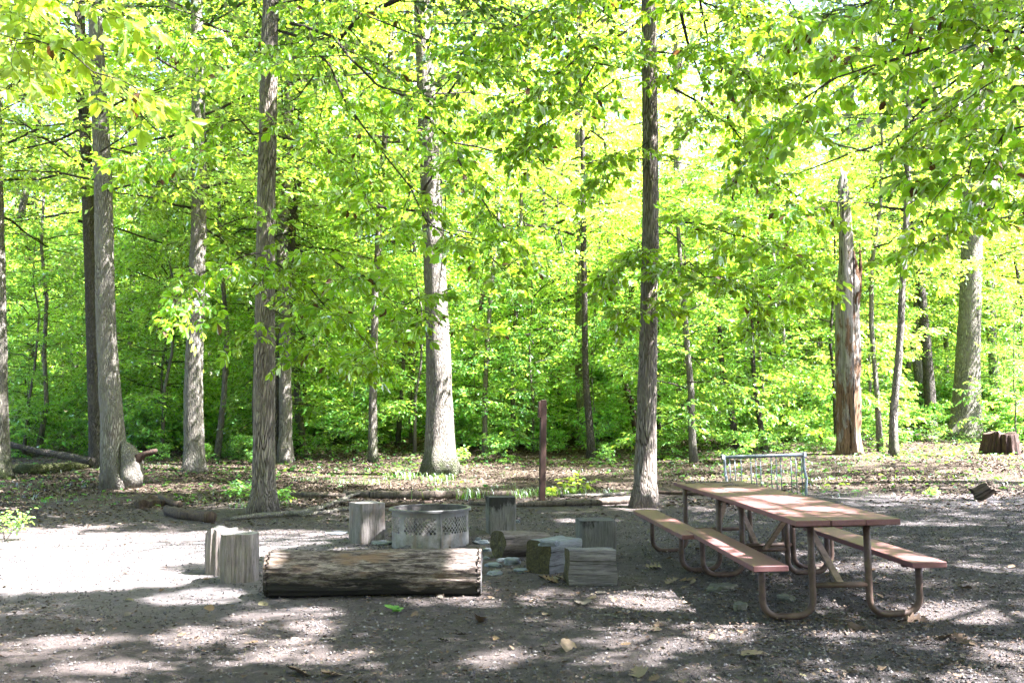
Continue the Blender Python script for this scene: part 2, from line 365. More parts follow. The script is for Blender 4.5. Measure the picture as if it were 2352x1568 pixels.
GALV = mat_simple('galvanised', (0.12, 0.14, 0.15), (0.22, 0.245, 0.26), 9, 0.42, 0.1, 0.5, 0.5)
POST = mat_simple('brown_post', (0.022, 0.010, 0.006), (0.04, 0.018, 0.011), 9, 0.6, 0.3, coord=(1, 1, 0.2))
POSTBOX = mat_simple('brown_box', (0.04, 0.019, 0.013), (0.065, 0.032, 0.024), 20, 0.5, 0.1)

# ------------------------------------------------------------------ ground sheet
def ground():
    ys = np.concatenate([np.linspace(-60, 2, 32), np.arange(2.15, 30, 0.15), np.arange(30.5, 110, 1.0), np.geomspace(112, 1500, 26)])
    xs = np.concatenate([-np.geomspace(1500, 16, 34), np.arange(-15.8, 15.9, 0.16), np.geomspace(16, 1500, 34)])
    X, Y = np.meshgrid(xs, ys); Z = terrain(X, Y)
    rng = np.random.default_rng(4)
    Z = Z + rng.normal(0, 0.004, Z.shape) * (np.abs(X) < 16) * (Y < 30)
    nx = len(xs); V = np.stack([X, Y, Z], -1).reshape(-1, 3)
    i = np.arange(len(ys) - 1)[:, None] * nx + np.arange(nx - 1)[None]; i = i.ravel()
    mb = MB(); mb.add(V, np.stack([i, i + 1, i + nx + 1, i + nx], 1))
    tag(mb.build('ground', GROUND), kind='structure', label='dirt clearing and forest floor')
ground()

# ------------------------------------------------------------------ where the canopy lets the sun through
SUNV = np.array(SUN)
SPOTS = []                                                 # x, y, half width, half depth of a sun fleck, carried down the sun's ray to z = 0
def spot_px(px, py, wx, wy):
    c = gnd(px, py); D = c.y
    q = c - Vector(SUN) * (c.z / SUN.z)
    SPOTS.append((q.x, q.y, wx * D / F, wy * D * D / (F * 1.52)))
def spot_w(x, y, z, rx, ry):
    SPOTS.append((x - SUN.x * z / SUN.z, y - SUN.y * z / SUN.z, rx, ry))
for a in [(200, 1262, 460, 40), (110, 1325, 240, 30), (470, 1245, 260, 28), (330, 1330, 130, 16), (640, 1232, 150, 12), (130, 1212, 110, 7),
          (430, 1458, 75, 17), (610, 1413, 38, 11), (710, 1405, 42, 9), (720, 1440, 36, 8), (1025, 1390, 62, 15), (665, 1490, 45, 10), (785, 1513, 42, 11),
          (1130, 1508, 50, 10), (80, 1483, 32, 9), (180, 1468, 52, 8), (240, 1535, 60, 8), (590, 1510, 40, 7),
          (1216, 1378, 46, 9), (1266, 1360, 35, 6), (1476, 1378, 100, 17), (1496, 1460, 85, 24), (1626, 1458, 50, 10), (1446, 1508, 36, 8), (1886, 1453, 50, 8),
          (2200, 1403, 90, 12), (2216, 1435, 60, 9), (2181, 1465, 40, 9), (2311, 1490, 60, 14), (2326, 1453, 30, 9), (2261, 1555, 90, 10), (1896, 1555, 40, 6),
          (1990, 1300, 120, 9), (2250, 1300, 50, 5), (1800, 1270, 60, 5), (2060, 1205, 120, 4), (1460, 1165, 40, 6), (1900, 1110, 200, 8), (2150, 1140, 160, 4),
          (1000, 1112, 150, 7), (700, 1085, 140, 6), (420, 1120, 150, 6), (1700, 1100, 110, 7), (1300, 1085, 120, 4), (1430, 1115, 50, 6), (160, 1180, 60, 4), (1350, 1195, 60, 3), (60, 1245, 60, 30)]:
    spot_px(*a)
# flecks on the picnic tables, the stumps, the log top and the fire ring
for a in [(2.20, 10.6, 0.76, .30, .22), (2.35, 9.2, 0.76, .25, .35), (2.35, 8.25, 0.76, .3, .13), (1.82, 8.7, 0.43, .12, .35), (1.9, 7.5, 0.43, .15, .2), (3.2, 7.6, 0.43, .2, .15),
          (-2.5, 9.0, 0.4, .4, .3),  (-.7, 11.2, 0.3, .28, .4), (-0.3, 9.0, .36, .2, .2), (-1.4, 11.6, .4, .3, .25), 
          (2.3, 17.0, 0.6, .35, .3), (2.4, 17.0, 3.6, .15, .15), (-1.45, 22.7, 1.4, .5, .4), (-4.0, 16.7, 5.0, .15, .2), (-4.0, 16.7, 7.4, .2, .2), (.55, 17.6, .5, .1, .1)]:
    spot_w(*a)
SP_ = np.array(SPOTS)
def sunmask(P):
    """True where a leaf at P may stay: false where it would close one of the canopy's gaps."""
    q = P[:, :2] - SUNV[:2] / SUNV[2] * P[:, 2:3]
    wob = 0.16 * np.sin(q[:, 0] * 7.1 + 1.7 * np.sin(q[:, 1] * 5.3)) + 0.16 * np.sin(q[:, 1] * 8.3 + 1.3 * np.sin(q[:, 0] * 6.1))
    ok = np.ones(len(P), bool)
    for x, y, a, b in SP_:
        ok &= ((q[:, 0] - x) / (a + .10)) ** 2 + ((q[:, 1] - y) / (b + .13)) ** 2 + wob > 1.0
    return ok | (P[:, 2] < 2.2)

# ------------------------------------------------------------------ leaves and branches
def unit(v): return v / np.maximum(np.linalg.norm(v, axis=-1, keepdims=True), 1e-9)
def leaves(mb, P, Dr, Nr, S, wr=0.5, mat=0, simple=False):
    """One folded, drooping leaf per row: six corners, two faces (simple: a four-cornered leaf)."""
    Dr = unit(Dr); Sd = unit(np.cross(Dr, Nr)); Nn = np.cross(Sd, Dr)
    S = S[:, None]; W = S * wr
    if simple:
        V = np.stack([P, P + Dr * S * 0.5 + Sd * W * 0.5 + Nn * S * 0.05, P + Dr * S - Nn * S * 0.1, P + Dr * S * 0.45 - Sd * W * 0.5 + Nn * S * 0.05], 1)
        i = np.arange(len(P))[:, None] * 4 + np.array([[0, 1, 2, 3]]); mb.add(V.reshape(-1, 3), i, mat); return
    f = Nn * W * 0.16
    V = np.stack([P, P + Dr * S * 0.32 + Sd * W * 0.40 + f, P + Dr * S * 0.68 + Sd * W * 0.46 + f - Nn * S * 0.05,
                  P + Dr * S - Nn * S * 0.16, P + Dr * S * 0.68 - Sd * W * 0.46 + f - Nn * S * 0.05, P + Dr * S * 0.32 - Sd * W * 0.40 + f], 1)
    b = np.arange(len(P))[:, None] * 6
    mb.add(V.reshape(-1, 3), np.concatenate([b + np.array([[0, 1, 2, 3]]), b + np.array([[0, 3, 4, 5]])]), mat)
def sticks(mb, A, B, ra, rb, n=3, mat=0):
    """Straight tapering n-sided sticks from rows of A to rows of B."""
    if len(A) == 0: return
    D = unit(B - A); ref = np.where(np.abs(D[:, 2:3]) < 0.9, np.array([[0, 0, 1.0]]), np.array([[1.0, 0, 0]]))
    U = unit(np.cross(D, ref)); W = np.cross(D, U)
    ra = np.broadcast_to(ra, (len(A),))[:, None]; rb = np.broadcast_to(rb, (len(A),))[:, None]
    ring = []
    for C, r in ((A, ra), (B, rb)):
        for j in range(n):
            a = 2 * math.pi * j / n; ring.append(C + (U * math.cos(a) + W * math.sin(a)) * r)
    V = np.stack(ring, 1); b = np.arange(len(A))[:, None] * (2 * n)
    mb.add(V.reshape(-1, 3), np.concatenate([b + np.array([[j, (j + 1) % n, n + (j + 1) % n, n + j]]) for j in range(n)]), mat)
UP = np.array([0, 0, 1.0]); BM = 1               # BM: the bark slot of a crown mesh
def foliage(lm, bm, limbs, rad, rng, sub=10, tw=6, per=6, sub_len=0.42, tw_len=0.45, leaf=0.12, wr=0.5, compound=False, mask=None, simple=False, twig_tubes=True, tilt=0.45, start=0.2, droop=0.25, gap=0.0):
    """limbs: (n, k, 3) polylines. Puts side branches, twigs and leaves along them."""
    limbs = np.asarray(limbs, float); n, k, _ = limbs.shape; L = np.linalg.norm(np.diff(limbs, axis=1), axis=2).sum(1)
    rad = np.broadcast_to(rad, (n,))
    for j in range(k - 1):
        f0, f1 = 1 - j / (k - 1) * 0.85, 1 - (j + 1) / (k - 1) * 0.85
        sticks(bm, limbs[:, j], limbs[:, j + 1], rad * f0, rad * f1, 5, BM)
    s = start + (1 - start) * (np.arange(sub)[None] + rng.uniform(-.3, .3, (n, sub)) + 0.5) / sub; s = np.clip(s, 0.02, 0.999)
    idx = np.minimum((s * (k - 1)).astype(int), k - 2); fr = (s * (k - 1) - idx)[..., None]; rr = np.arange(n)[:, None]
    A = limbs[rr, idx] * (1 - fr) + limbs[rr, idx + 1] * fr; T = unit(limbs[rr, idx + 1] - limbs[rr, idx])
    sgn = np.where((np.arange(sub)[None] + rng.integers(0, 2, (n, 1))) % 2 == 0, 1, -1)[..., None]
    side = unit(np.cross(T, UP) + rng.normal(0, .2, T.shape))
    ang = rng.uniform(0.5, 1.15, s.shape)[..., None]
    Ds = unit(T * np.cos(ang) + side * sgn * np.sin(ang) + UP * rng.normal(0.05, .22, s.shape)[..., None])
    Ls = (L[:, None] * sub_len * (1.15 - 0.75 * s) * rng.uniform(.6, 1.2, s.shape) + tw_len * 0.4)
    A, Ds, Ls = A.reshape(-1, 3), Ds.reshape(-1, 3), Ls.ravel()
    if gap > 0:
        kp = rng.random(len(A)) > gap; A, Ds, Ls = A[kp], Ds[kp], Ls[kp]
    mid = A + Ds * Ls[:, None] * 0.5; end = A + Ds * Ls[:, None] - UP * (Ls * droop * 0.35)[:, None]
    rs = np.repeat(rad, sub)[:len(A)] if gap == 0 else np.full(len(A), rad.mean())
    rs = np.minimum(rs * 0.35, 0.012 * np.sqrt(np.maximum(Ls, .1)))
    sticks(bm, A, mid, rs, rs * 0.7, 3, BM); sticks(bm, mid, end, rs * 0.7, rs * 0.3, 3, BM)
    # twigs
    t = (np.arange(tw)[None] + rng.uniform(.1, .9, (len(A), tw))) / tw; t = 0.12 + 0.88 * t
    B = A[:, None] + (mid - A)[:, None] * np.minimum(t * 2, 1)[..., None] + (end - mid)[:, None] * np.maximum(t * 2 - 1, 0)[..., None]
    sg = np.where(np.arange(tw)[None] % 2 == 0, 1, -1)[..., None] * np.ones((len(A), 1, 1))
    sd_ = unit(np.cross(Ds, UP) + rng.normal(0, .15, Ds.shape))[:, None]
    a2 = rng.uniform(.45, 1.2, t.shape)[..., None]
    Dt = unit(Ds[:, None] * np.cos(a2) + sd_ * sg * np.sin(a2) + UP * rng.normal(-0.05, .25, t.shape)[..., None])
    Lt = (tw_len * rng.uniform(.5, 1.2, t.shape) * (1.1 - .4 * t)).ravel()
    B, Dt = B.reshape(-1, 3), Dt.reshape(-1, 3)
    if mask is not None:
        kp = mask(B + Dt * Lt[:, None] * .5); B, Dt, Lt = B[kp], Dt[kp], Lt[kp]
    E = B + Dt * Lt[:, None] - UP * (Lt * droop * .6)[:, None]
    if twig_tubes: sticks(bm, B, E, 0.0035, 0.0018, 3, BM)
    q = (np.arange(per)[None] + 0.6 + rng.uniform(-.25, .25, (len(B), per))) / per
    q[:, -1] = 1.0
    Pn = B[:, None] + (E - B)[:, None] * q[..., None]
    sg = np.where(np.arange(per)[None] % 2 == 0, 1, -1)[..., None] * np.ones((len(B), 1, 1)); sg[:, -1] *= 0.15
    sd_ = unit(np.cross(Dt, UP))[:, None]
    a3 = rng.uniform(.6, 1.2, q.shape)[..., None]
    Dl = unit(Dt[:, None] * np.cos(a3) + sd_ * sg * np.sin(a3) - UP * (droop + rng.normal(0, .22, q.shape))[..., None])
    Nl = unit(UP + rng.normal(0, tilt, Dl.shape))
    S = (leaf * rng.uniform(.65, 1.25, q.shape)).ravel()
    Pn, Dl, Nl = Pn.reshape(-1, 3), Dl.reshape(-1, 3), Nl.reshape(-1, 3)
    if mask is not None:
        kp = mask(Pn); Pn, Dl, Nl, S = Pn[kp], Dl[kp], Nl[kp], S[kp]
    if compound:
        R = S[:, None] * 1.05; tip = Pn + Dl * R; sl = unit(np.cross(Dl, Nl))
        if twig_tubes: sticks(bm, Pn, tip, 0.002, 0.0015, 3, BM)
        for pos, an, sc in ((1.0, 0.0, 1.0), (0.93, 0.75, .88), (0.93, -0.75, .88), (0.5, 1.0, .6), (0.5, -1.0, .6)):
            jit = rng.normal(0, .12, Dl.shape)
            leaves(lm, Pn + Dl * R * pos, Dl * math.cos(an) + sl * math.sin(an) - UP * 0.12 + jit, Nl + rng.normal(0, .18, Nl.shape), S * sc, wr, simple=simple)
    else:
        leaves(lm, Pn, Dl, Nl, S, wr, simple=simple)
    return len(Pn)
def limb_set(rng, n, z0, z1, R, axis=lambda z: (0, 0), k=7, prof=None, el=(0.05, 0.7), az=None):
    out = []; az0 = rng.uniform(0, 6.28)
    for i in range(n):
        t = (i + rng.uniform(.1, .9)) / n; z = z0 + (z1 - z0) * t
        a = az0 + i * 2.39996 + rng.normal(0, .35)
        if az is not None: a = rng.uniform(*az)
        e = el[0] + (el[1] - el[0]) * t + rng.normal(0, .12)
        p = prof(t) if prof else math.sqrt(max(0.05, 1 - (2 * t - 0.75) ** 2 * 0.75))
        L = R * p * rng.uniform(.75, 1.15)
        ax = axis(z); P = np.array([ax[0], ax[1], z]); d = np.array([math.cos(a) * math.cos(e), math.sin(a) * math.cos(e), math.sin(e)])
        pts = [P]
        for j in range(k - 1):
            d = unit(d + rng.normal(0, .13, 3) + np.array([0, 0, -0.05])); P = P + d * L / (k - 1); pts.append(P)
        out.append(pts)
    return np.array(out)

# ------------------------------------------------------------------ trunks seen in the photo
def trunk_path(px_pts, D=None, lean_y=0.0):
    """px_pts: (px, py, width px) from the base up. The trunk stands where its base meets the ground."""
    b = gnd(px_pts[0][0], px_pts[0][1]); D = b.y if D is None else D
    pts, rad = [], []
    for px, py, w in px_pts:
        p = at(px, py, D); pts.append(p); rad.append(max(0.5 * w * D / F, 0.008))
    pts[0].z = tz(pts[0].x, D) - 0.05
    return pts, rad, D
def densify(pts, rad, step=0.35, wob=0.0, seed=0):
    P, Rr = [pts[0].copy()], [rad[0]]
    for i in range(len(pts) - 1):
        L = (pts[i + 1] - pts[i]).length; m = max(1, int(L / step))
        p0 = pts[max(i - 1, 0)]; p3 = pts[min(i + 2, len(pts) - 1)]
        for j in range(1, m + 1):
            t = j / m; a, b_, c, d = p0, pts[i], pts[i + 1], p3
            q = 0.5 * ((2 * b_) + (c - a) * t + (2 * a - 5 * b_ + 4 * c - d) * t * t + (3 * b_ - a - 3 * c + d) * t ** 3)
            if wob: q = q + Vector((mnoise.noise(Vector((q.z * .7, seed, 0))), mnoise.noise(Vector((q.z * .7, seed, 9))), 0)) * wob
            P.append(q); Rr.append(rad[i] * (1 - t) + rad[i + 1] * t)
    return P, Rr
def trunk_obj(root, pts, rad, bark, n=20, seed=0, top=None, flare=True, rough=0.10, wob=0.0):
    if top:                                                # carry it on above the frame
        d = (pts[-1] - pts[-2]).normalized() if len(pts) > 2 else Vector((0, 0, 1)); d = (d + Vector((0, 0, 1.5))).normalized()
        while pts[-1].z < top: pts = pts + [pts[-1] + d * 1.5]; rad = rad + [max(rad[-1] * 0.90, .02)]
    P, Rr = densify(pts, rad, 0.3 if n > 12 else 0.5, wob, seed)
    base = P[0].copy(); loc = root.location; P = [p - Vector(loc) for p in P]
    z0 = P[0].z
    def lobes(i, a):
        if not flare: return 1.0
        h = P[i].z - z0; f = math.exp(-h / 0.28)
        return 1 + f * (0.12 + 0.28 * max(0, math.sin(a * 2.5 + seed)) + 0.12 * math.sin(a * 5 + seed * 2))
    mb = MB(); tube(mb, P, Rr, n, lobes=lobes, rough=rough, seed=seed * 3.1)
    return mb.build('trunk', bark, root), P, Rr

CROWN_CACHE = {}
def proto_crown(kind, v):
    key = (kind, v)
    if key in CROWN_CACHE: return CROWN_CACHE[key]
    rng = np.random.default_rng(100 + v * 7 + {'tall': 0, 'high': 40, 'under': 80, 'shrub': 120, 'slim': 160}[kind])
    lm = bm = MB()
    if kind == 'tall':      # distant forest tree, base at the origin
        limbs = limb_set(rng, 34, 4.5, 24, 4.2, el=(-.05, .6))
        foliage(lm, bm, limbs, rng.uniform(.03, .06, 34), rng, sub=9, tw=6, per=7, sub_len=.4, tw_len=.9, leaf=.20, wr=.6, simple=True, twig_tubes=False, tilt=.6, gap=.18)
    elif kind == 'high':    # tree whose crown starts above the understorey
        limbs = limb_set(rng, 30, 6.2, 18, 4.4, el=(.05, .7))
        foliage(lm, bm, limbs, rng.uniform(.02, .045, 30), rng, sub=10, tw=6, per=6, sub_len=.4, tw_len=.7, leaf=.17, wr=.55, simple=True, twig_tubes=False, tilt=.5, gap=.22)
    elif kind == 'under':   # understorey tree, leafy from head height
        limbs = limb_set(rng, 28, 1.2, 8.0, 2.4, el=(-.05, .6))
        foliage(lm, bm, limbs, rng.uniform(.012, .025, 28), rng, sub=9, tw=5, per=6, sub_len=.42, tw_len=.5, leaf=.135, wr=.52, twig_tubes=False, tilt=.5, gap=.12)
    elif kind == 'slim':    # sapling
        limbs = limb_set(rng, 15, .5, 4.6, 1.35, el=(0, .6))
        foliage(lm, bm, limbs, .010, rng, sub=7, tw=4, per=6, sub_len=.42, tw_len=.38, leaf=.115, wr=.52, twig_tubes=True, tilt=.5, gap=.1)
    else:                   # low shrub
        limbs = limb_set(rng, 11, .12, 1.0, .8, el=(.2, .9), k=5)
        foliage(lm, bm, limbs, .007, rng, sub=6, tw=3, per=5, sub_len=.42, tw_len=.26, leaf=.12, wr=.55, twig_tubes=True, tilt=.5)
    CROWN_CACHE[key] = lm.mesh('crown_' + kind, [{'tall': LEAF_FAR, 'high': LEAF_FAR, 'under': LEAF_UNDER}.get(kind, LEAF_LOW), BRANCH])
    return CROWN_CACHE[key]
def put_crown(root, kind, v, rz, sc=1.0, scz=None, off=(0, 0, 0)):
    o = link(bpy.data.objects.new('crown', proto_crown(kind, v)), root); o.location = off; o.rotation_euler = (0, 0, rz); o.scale = (sc, sc, scz or sc)

R_ = random.Random(7)
# (name, label, category, bark, points, sides, crown kind or None, top)
TRUNKS = [
 ('oak_tree', 'pale flaky-barked tree with a knobbly burl and broken branch low on its trunk', BARK_PALE, [(272, 1118, 74), (262, 1060, 60), (256, 950, 50), (246, 800, 45), (240, 600, 42), (236, 400, 40), (226, 200, 34), (218, 0, 32)], 26, 'high', 19),
 ('oak_tree', 'dark leaning trunk half hidden behind the pale tree with the burl', BARK_DARK, [(224, 1072, 36), (218, 900, 32), (212, 700, 31), (202, 450, 27), (190, 200, 24), (182, 0, 22)], 18, 'high', 20),
 ('poplar_tree', 'straight pale trunk between the burl tree and the nearest brown furrowed tree', BARK_PALE, [(445, 1082, 56), (446, 1030, 46), (444, 900, 42), (450, 700, 38), (458, 450, 34), (455, 200, 30), (452, 0, 27)], 22, 'high', 21),
 ('oak_tree', 'nearest brown furrowed trunk left of the fire ring, branches reaching right', BARK_BROWN, [(606, 1176, 64), (606, 1120, 54), (607, 900, 49), (609, 650, 44), (613, 400, 42), (617, 200, 41), (622, 0, 37)], 28, None, 16),
 ('oak_tree', 'slim grey leaning trunk just behind the nearest brown furrowed trunk', BARK_DARK, [(634, 1062, 24), (638, 900, 22), (660, 650, 20), (676, 480, 18), (690, 330, 16), (690, 100, 13)], 12, 'high', 15),
 ('poplar_tree', 'yellowish pale trunk with sunlit base behind the nearest brown furrowed trunk', BARK_PALE, [(654, 1064, 36), (656, 1000, 30), (654, 800, 28), (650, 550, 25), (662, 300, 22), (665, 0, 20)], 14, 'high', 20),
 ('beech_tree', 'thin smooth grey trunk right of the yellowish pale trunk', BARK_SMOOTH, [(696, 1042, 18), (686, 920, 14), (672, 780, 12), (664, 600, 10)], 8, 'high', 13),
 ('oak_tree', 'slender greenish trunk midway between the nearest brown trunk and the large central tree', BARK_GREY, [(856, 1060, 22), (857, 900, 18), (862, 700, 16), (874, 450, 15), (892, 200, 14), (900, 0, 12)], 12, 'high', 18),
 ('oak_tree', 'large central tree with furrowed grey trunk flaring widely at its mossy base', BARK_GREY, [(1012, 1088, 88), (1010, 1040, 70), (1010, 950, 62), (1006, 800, 56), (998, 600, 52), (988, 400, 48), (978, 200, 42), (968, 0, 36)], 30, 'high', 24),
 ('beech_tree', 'thin grey stem first to the right of the large central tree', BARK_SMOOTH, [(1114, 1042, 13), (1116, 850, 11), (1130, 640, 10), (1150, 450, 8)], 8, 'slim', None),
 ('beech_tree', 'thin pale stem second to the right of the large central tree', BARK_SMOOTH, [(1178, 1032, 12), (1180, 800, 10), (1192, 600, 9), (1200, 400, 8)], 8, 'slim', None),
 ('oak_tree', 'reddish leaning stem close behind the large central tree', BARK_RED, [(1062, 1010, 13), (1076, 860, 13), (1100, 720, 12), (1130, 600, 10)], 8, 'slim', None),
 ('oak_tree', 'dark slim trunk right of the brown post', BARK_DARK, [(1358, 1056, 20), (1352, 950, 17), (1345, 850, 15), (1342, 650, 13), (1340, 450, 12), (1335, 200, 10)], 12, 'high', 16),
 ('poplar_tree', 'white sunlit straight trunk behind the dark slim trunk right of the post', BARK_PALE, [(1340, 1022, 34), (1336, 900, 28), (1334, 700, 27), (1334, 450, 25), (1330, 250, 22), (1325, 0, 20)], 14, 'tall', 22),
 ('oak_tree', 'crooked reddish brown stem left of the furrowed trunk at the picnic tables', BARK_RED, [(1462, 1020, 14), (1452, 930, 14), (1424, 850, 14), (1430, 780, 13), (1448, 700, 12), (1455, 600, 10)], 10, 'slim', None),
 ('oak_tree', 'tall grey-brown furrowed trunk with white sunlit base behind the picnic tables', BARK_BROWN, [(1480, 1164, 66), (1482, 1110, 52), (1485, 950, 46), (1490, 750, 40), (1494, 500, 38), (1493, 250, 37), (1490, 0, 34)], 28, None, 17),
 ('beech_tree', 'thin pale grey sapling trunk with spreading upper branches behind the bike rack', BARK_SMOOTH, [(1594, 1062, 20), (1588, 950, 16), (1580, 800, 14), (1566, 650, 12), (1556, 520, 9)], 10, 'under', None),
 ('oak_tree', 'short thick pale trunk with sunlit base beyond the thin grey sapling trunk', BARK_PALE, [(1566, 1000, 40), (1564, 900, 32), (1562, 700, 30), (1560, 400, 26)], 14, 'high', 20),
 ('oak_tree', 'brown stem leaning left above the left end of the bike rack', BARK_DARK, [(1692, 1032, 18), (1678, 930, 15), (1660, 850, 13), (1650, 700, 10), (1640, 560, 9)], 10, 'under', None),
 ('oak_tree', 'dark thin stem standing above the middle of the bike rack', BARK_DARK, [(1756, 1034, 15), (1744, 960, 12), (1732, 880, 11), (1725, 700, 9)], 8, 'under', None),
 ('beech_tree', 'slender knotty trunk standing just right of the dead snag', BARK_GREY, [(2053, 1048, 22), (2052, 950, 18), (2066, 800, 17), (2076, 600, 15), (2086, 400, 14), (2084, 280, 12), (2092, 120, 9)], 14, 'high', 15),
 ('oak_tree', 'grey trunk leaning left between the slender knotty trunk and the broad mossy tree', BARK_DARK, [(2140, 1000, 30), (2132, 850, 24), (2118, 700, 21), (2102, 520, 19), (2088, 330, 18), (2080, 100, 15)], 14, 'high', 18),
 ('beech_tree', 'thin straight stem just left of the broad mossy tree', BARK_SMOOTH, [(2176, 968, 13), (2172, 750, 11), (2166, 550, 10), (2160, 300, 9)], 8, 'slim', None),
 ('oak_tree', 'broad right-hand tree with mossy swollen base and sunlit upper trunk', BARK_GREY, [(2212, 1012, 84), (2218, 960, 66), (2222, 850, 54), (2228, 700, 48), (2234, 500, 44), (2240, 300, 38), (2244, 0, 32)], 28, 'high', 26),
 ('oak_tree', 'mossy pale trunk in the gap right of the slender knotty trunk', BARK_GREY, [(2086, 975, 24), (2084, 880, 20), (2080, 700, 18)], 10, 'high', 15),
 ('oak_tree', 'trunk cut by the left edge of the picture near a fallen log', BARK_GREY, [(2, 1098, 44), (0, 900, 34), (-4, 600, 30), (-10, 300, 26)], 18, 'high', 17),
 ('poplar_tree', 'pale far trunk standing right of the broad mossy tree', BARK_PALE, [(2292, 985, 26), (2280, 800, 22), (2272, 600, 20), (2268, 300, 18)], 10, 'tall', 22),
 ('beech_tree', 'slim grey stem right behind the pale tree with the burl', BARK_SMOOTH, [(290, 1020, 14), (296, 850, 12), (304, 650, 11), (312, 450, 10)], 8, 'high', 12),
 ('oak_tree', 'dark far trunk seen between the slender greenish trunk and the large central tree', BARK_DARK, [(948, 1004, 16), (946, 850, 14), (940, 650, 12), (936, 300, 10)], 8, 'tall', 20),
 ('poplar_tree', 'white glaring far trunk left of the leaning dark trunk', BARK_PALE, [(170, 990, 26), (168, 750, 22), (172, 500, 20), (178, 250, 18)], 10, 'tall', 22),
]
TREES = {}
for i, (nm, lab, bark, pts, n, ck, top) in enumerate(TRUNKS):
    P, Rr, D = trunk_path(pts)
    root = thing(nm, lab, 'tree', loc=P[0], group='trees standing around the clearing')
    tr, LP, LR = trunk_obj(root, P, Rr, bark, n, seed=i + 1, top=top, wob=0.03 if n < 15 else 0.0)
    TREES[i] = (root, LP, LR, D)
    if ck:
        sc = {'high': 1.0, 'tall': 1.0, 'under': 1.0, 'slim': 1.25}[ck]
        tp = LP[-1]
        axis = LP[min(len(LP) - 1, int(len(LP) * .6))]
        put_crown(root, ck, i % 3, R_.uniform(0, 6.28), sc, off=(axis.x * .8, axis.y * .8, 0))

# burl and broken branch on the pale left tree
root, LP, LR, D = TREES[0]
mb = MB(); b = LP[0]
bp = [Vector((.27, -.10, .05)), Vector((.30, -.12, .35)), Vector((.27, -.10, .62)), Vector((.17, -.06, .86)), Vector((.05, -.02, 1.02))]
tube(mb, [b + p for p in bp], [.27, .24, .21, .15, .06], 16, rough=.5, seed=3)
mb.build('burl', BARK_PALE, root)
mb = MB(); tube(mb, [b + Vector(p) for p in ((.32, -.1, .60), (.44, -.12, .66), (.58, -.12, .76), (.74, -.14, .80), (.86, -.14, .84))], [.10, .09, .07, .065, .035], 9, rough=.5, seed=5)
mb.build('broken_branch', WOOD_RED, root)

# the dead snag
def mat_snag():
    t = NT('snag_wood'); sx = t.n('SeparateXYZ'); t.set(sx.inputs[0], t.coord())
    g = t.noise(t.coord((1, 1, 0.06)), 22, 8, 0.75, 0.5); p = t.noise(t.coord((1, 1, 0.25), loc=(2, 0, 1)), 4.5, 6, 0.72)
    grey = t.mix(t.ramp(g, 0.35, 0.62), (0.07, 0.06, 0.05), (0.30, 0.275, 0.235)); torn = t.mix(t.ramp(g, 0.35, 0.62), (0.035, 0.02, 0.012), (0.19, 0.12, 0.07))
    f = t.math('ADD', p, t.math('MULTIPLY_ADD', sx.outputs[2], -0.035, 0.10))
    c = t.mix(t.ramp(f, 0.5, 0.56), grey, torn)
    cr = t.ramp(t.noise(t.coord((1, 1, 0.05), loc=(1, 1, 5)), 9, 5, 0.65), 0.36, 0.41); c = t.mix(cr, (0.015, 0.01, 0.008), c)
    return t.finish(c, 0.95, t.bump(t.math('ADD', g, cr), 1.0, 0.05), spec=0.1)
SNAG = mat_snag()
sp, sr, sD = trunk_path([(1950, 1043, 62), (1948, 1000, 52), (1948, 900, 52), (1948, 750, 50), (1948, 650, 48), (1945, 628, 36), (1943, 540, 29), (1941, 460, 23), (1941, 428, 17)])
root = thing('dead_snag', 'dead standing snag, bark gone, orange-brown wood, jagged broken top', 'dead tree', loc=sp[0])
P, Rr = densify(sp, sr, .18); P = [p - Vector(sp[0]) for p in P]
mb = MB(); tube(mb, P, Rr, 30, lobes=lambda i, a: 1 + .10 * math.sin(a * 4 + P[i].z * .8) + .07 * math.sin(a * 9 + 2) - .22 * max(0, math.cos(a - 5.6 + .1 * P[i].z)) ** 12 + .25 * math.exp(-(P[i].z) / .25) * max(0, math.sin(3 * a)) + .05 * math.sin(a * 17 + 3 * math.sin(P[i].z * 2)) + .04 * math.sin(P[i].z * 9 + a * 3), rough=.12, seed=11)
mb.build('trunk', SNAG, root)
w = sD / F; SPLINT = mat_bark('splinter_bark', (0.03, 0.018, 0.012), (0.16, 0.09, 0.05), 1, .6, zs=.1)
for (ox, z0_, z1_, r0) in ((22, 4.2, 5.45, .13), (31, 4.5, 5.9, .06), (18, 5.0, 5.75, .07), (-7, 7.45, 8.0, .07), (2, 7.4, 7.8, .06), (-12, 6.9, 7.5, .035)):
    mb = MB(); tube(mb, [Vector((ox * w - .02, -.05, z0_ - .3)), Vector((ox * w, -.05, z0_)), Vector((ox * w + .06, -.05, (z0_ + z1_) / 2)), Vector((ox * w + .05, -.05, z1_))], [r0 * .5, r0, r0 * .8, .008], 7, rough=.7, seed=ox)
    mb.build('splinter', SPLINT if z0_ < 6 else SNAG, root)

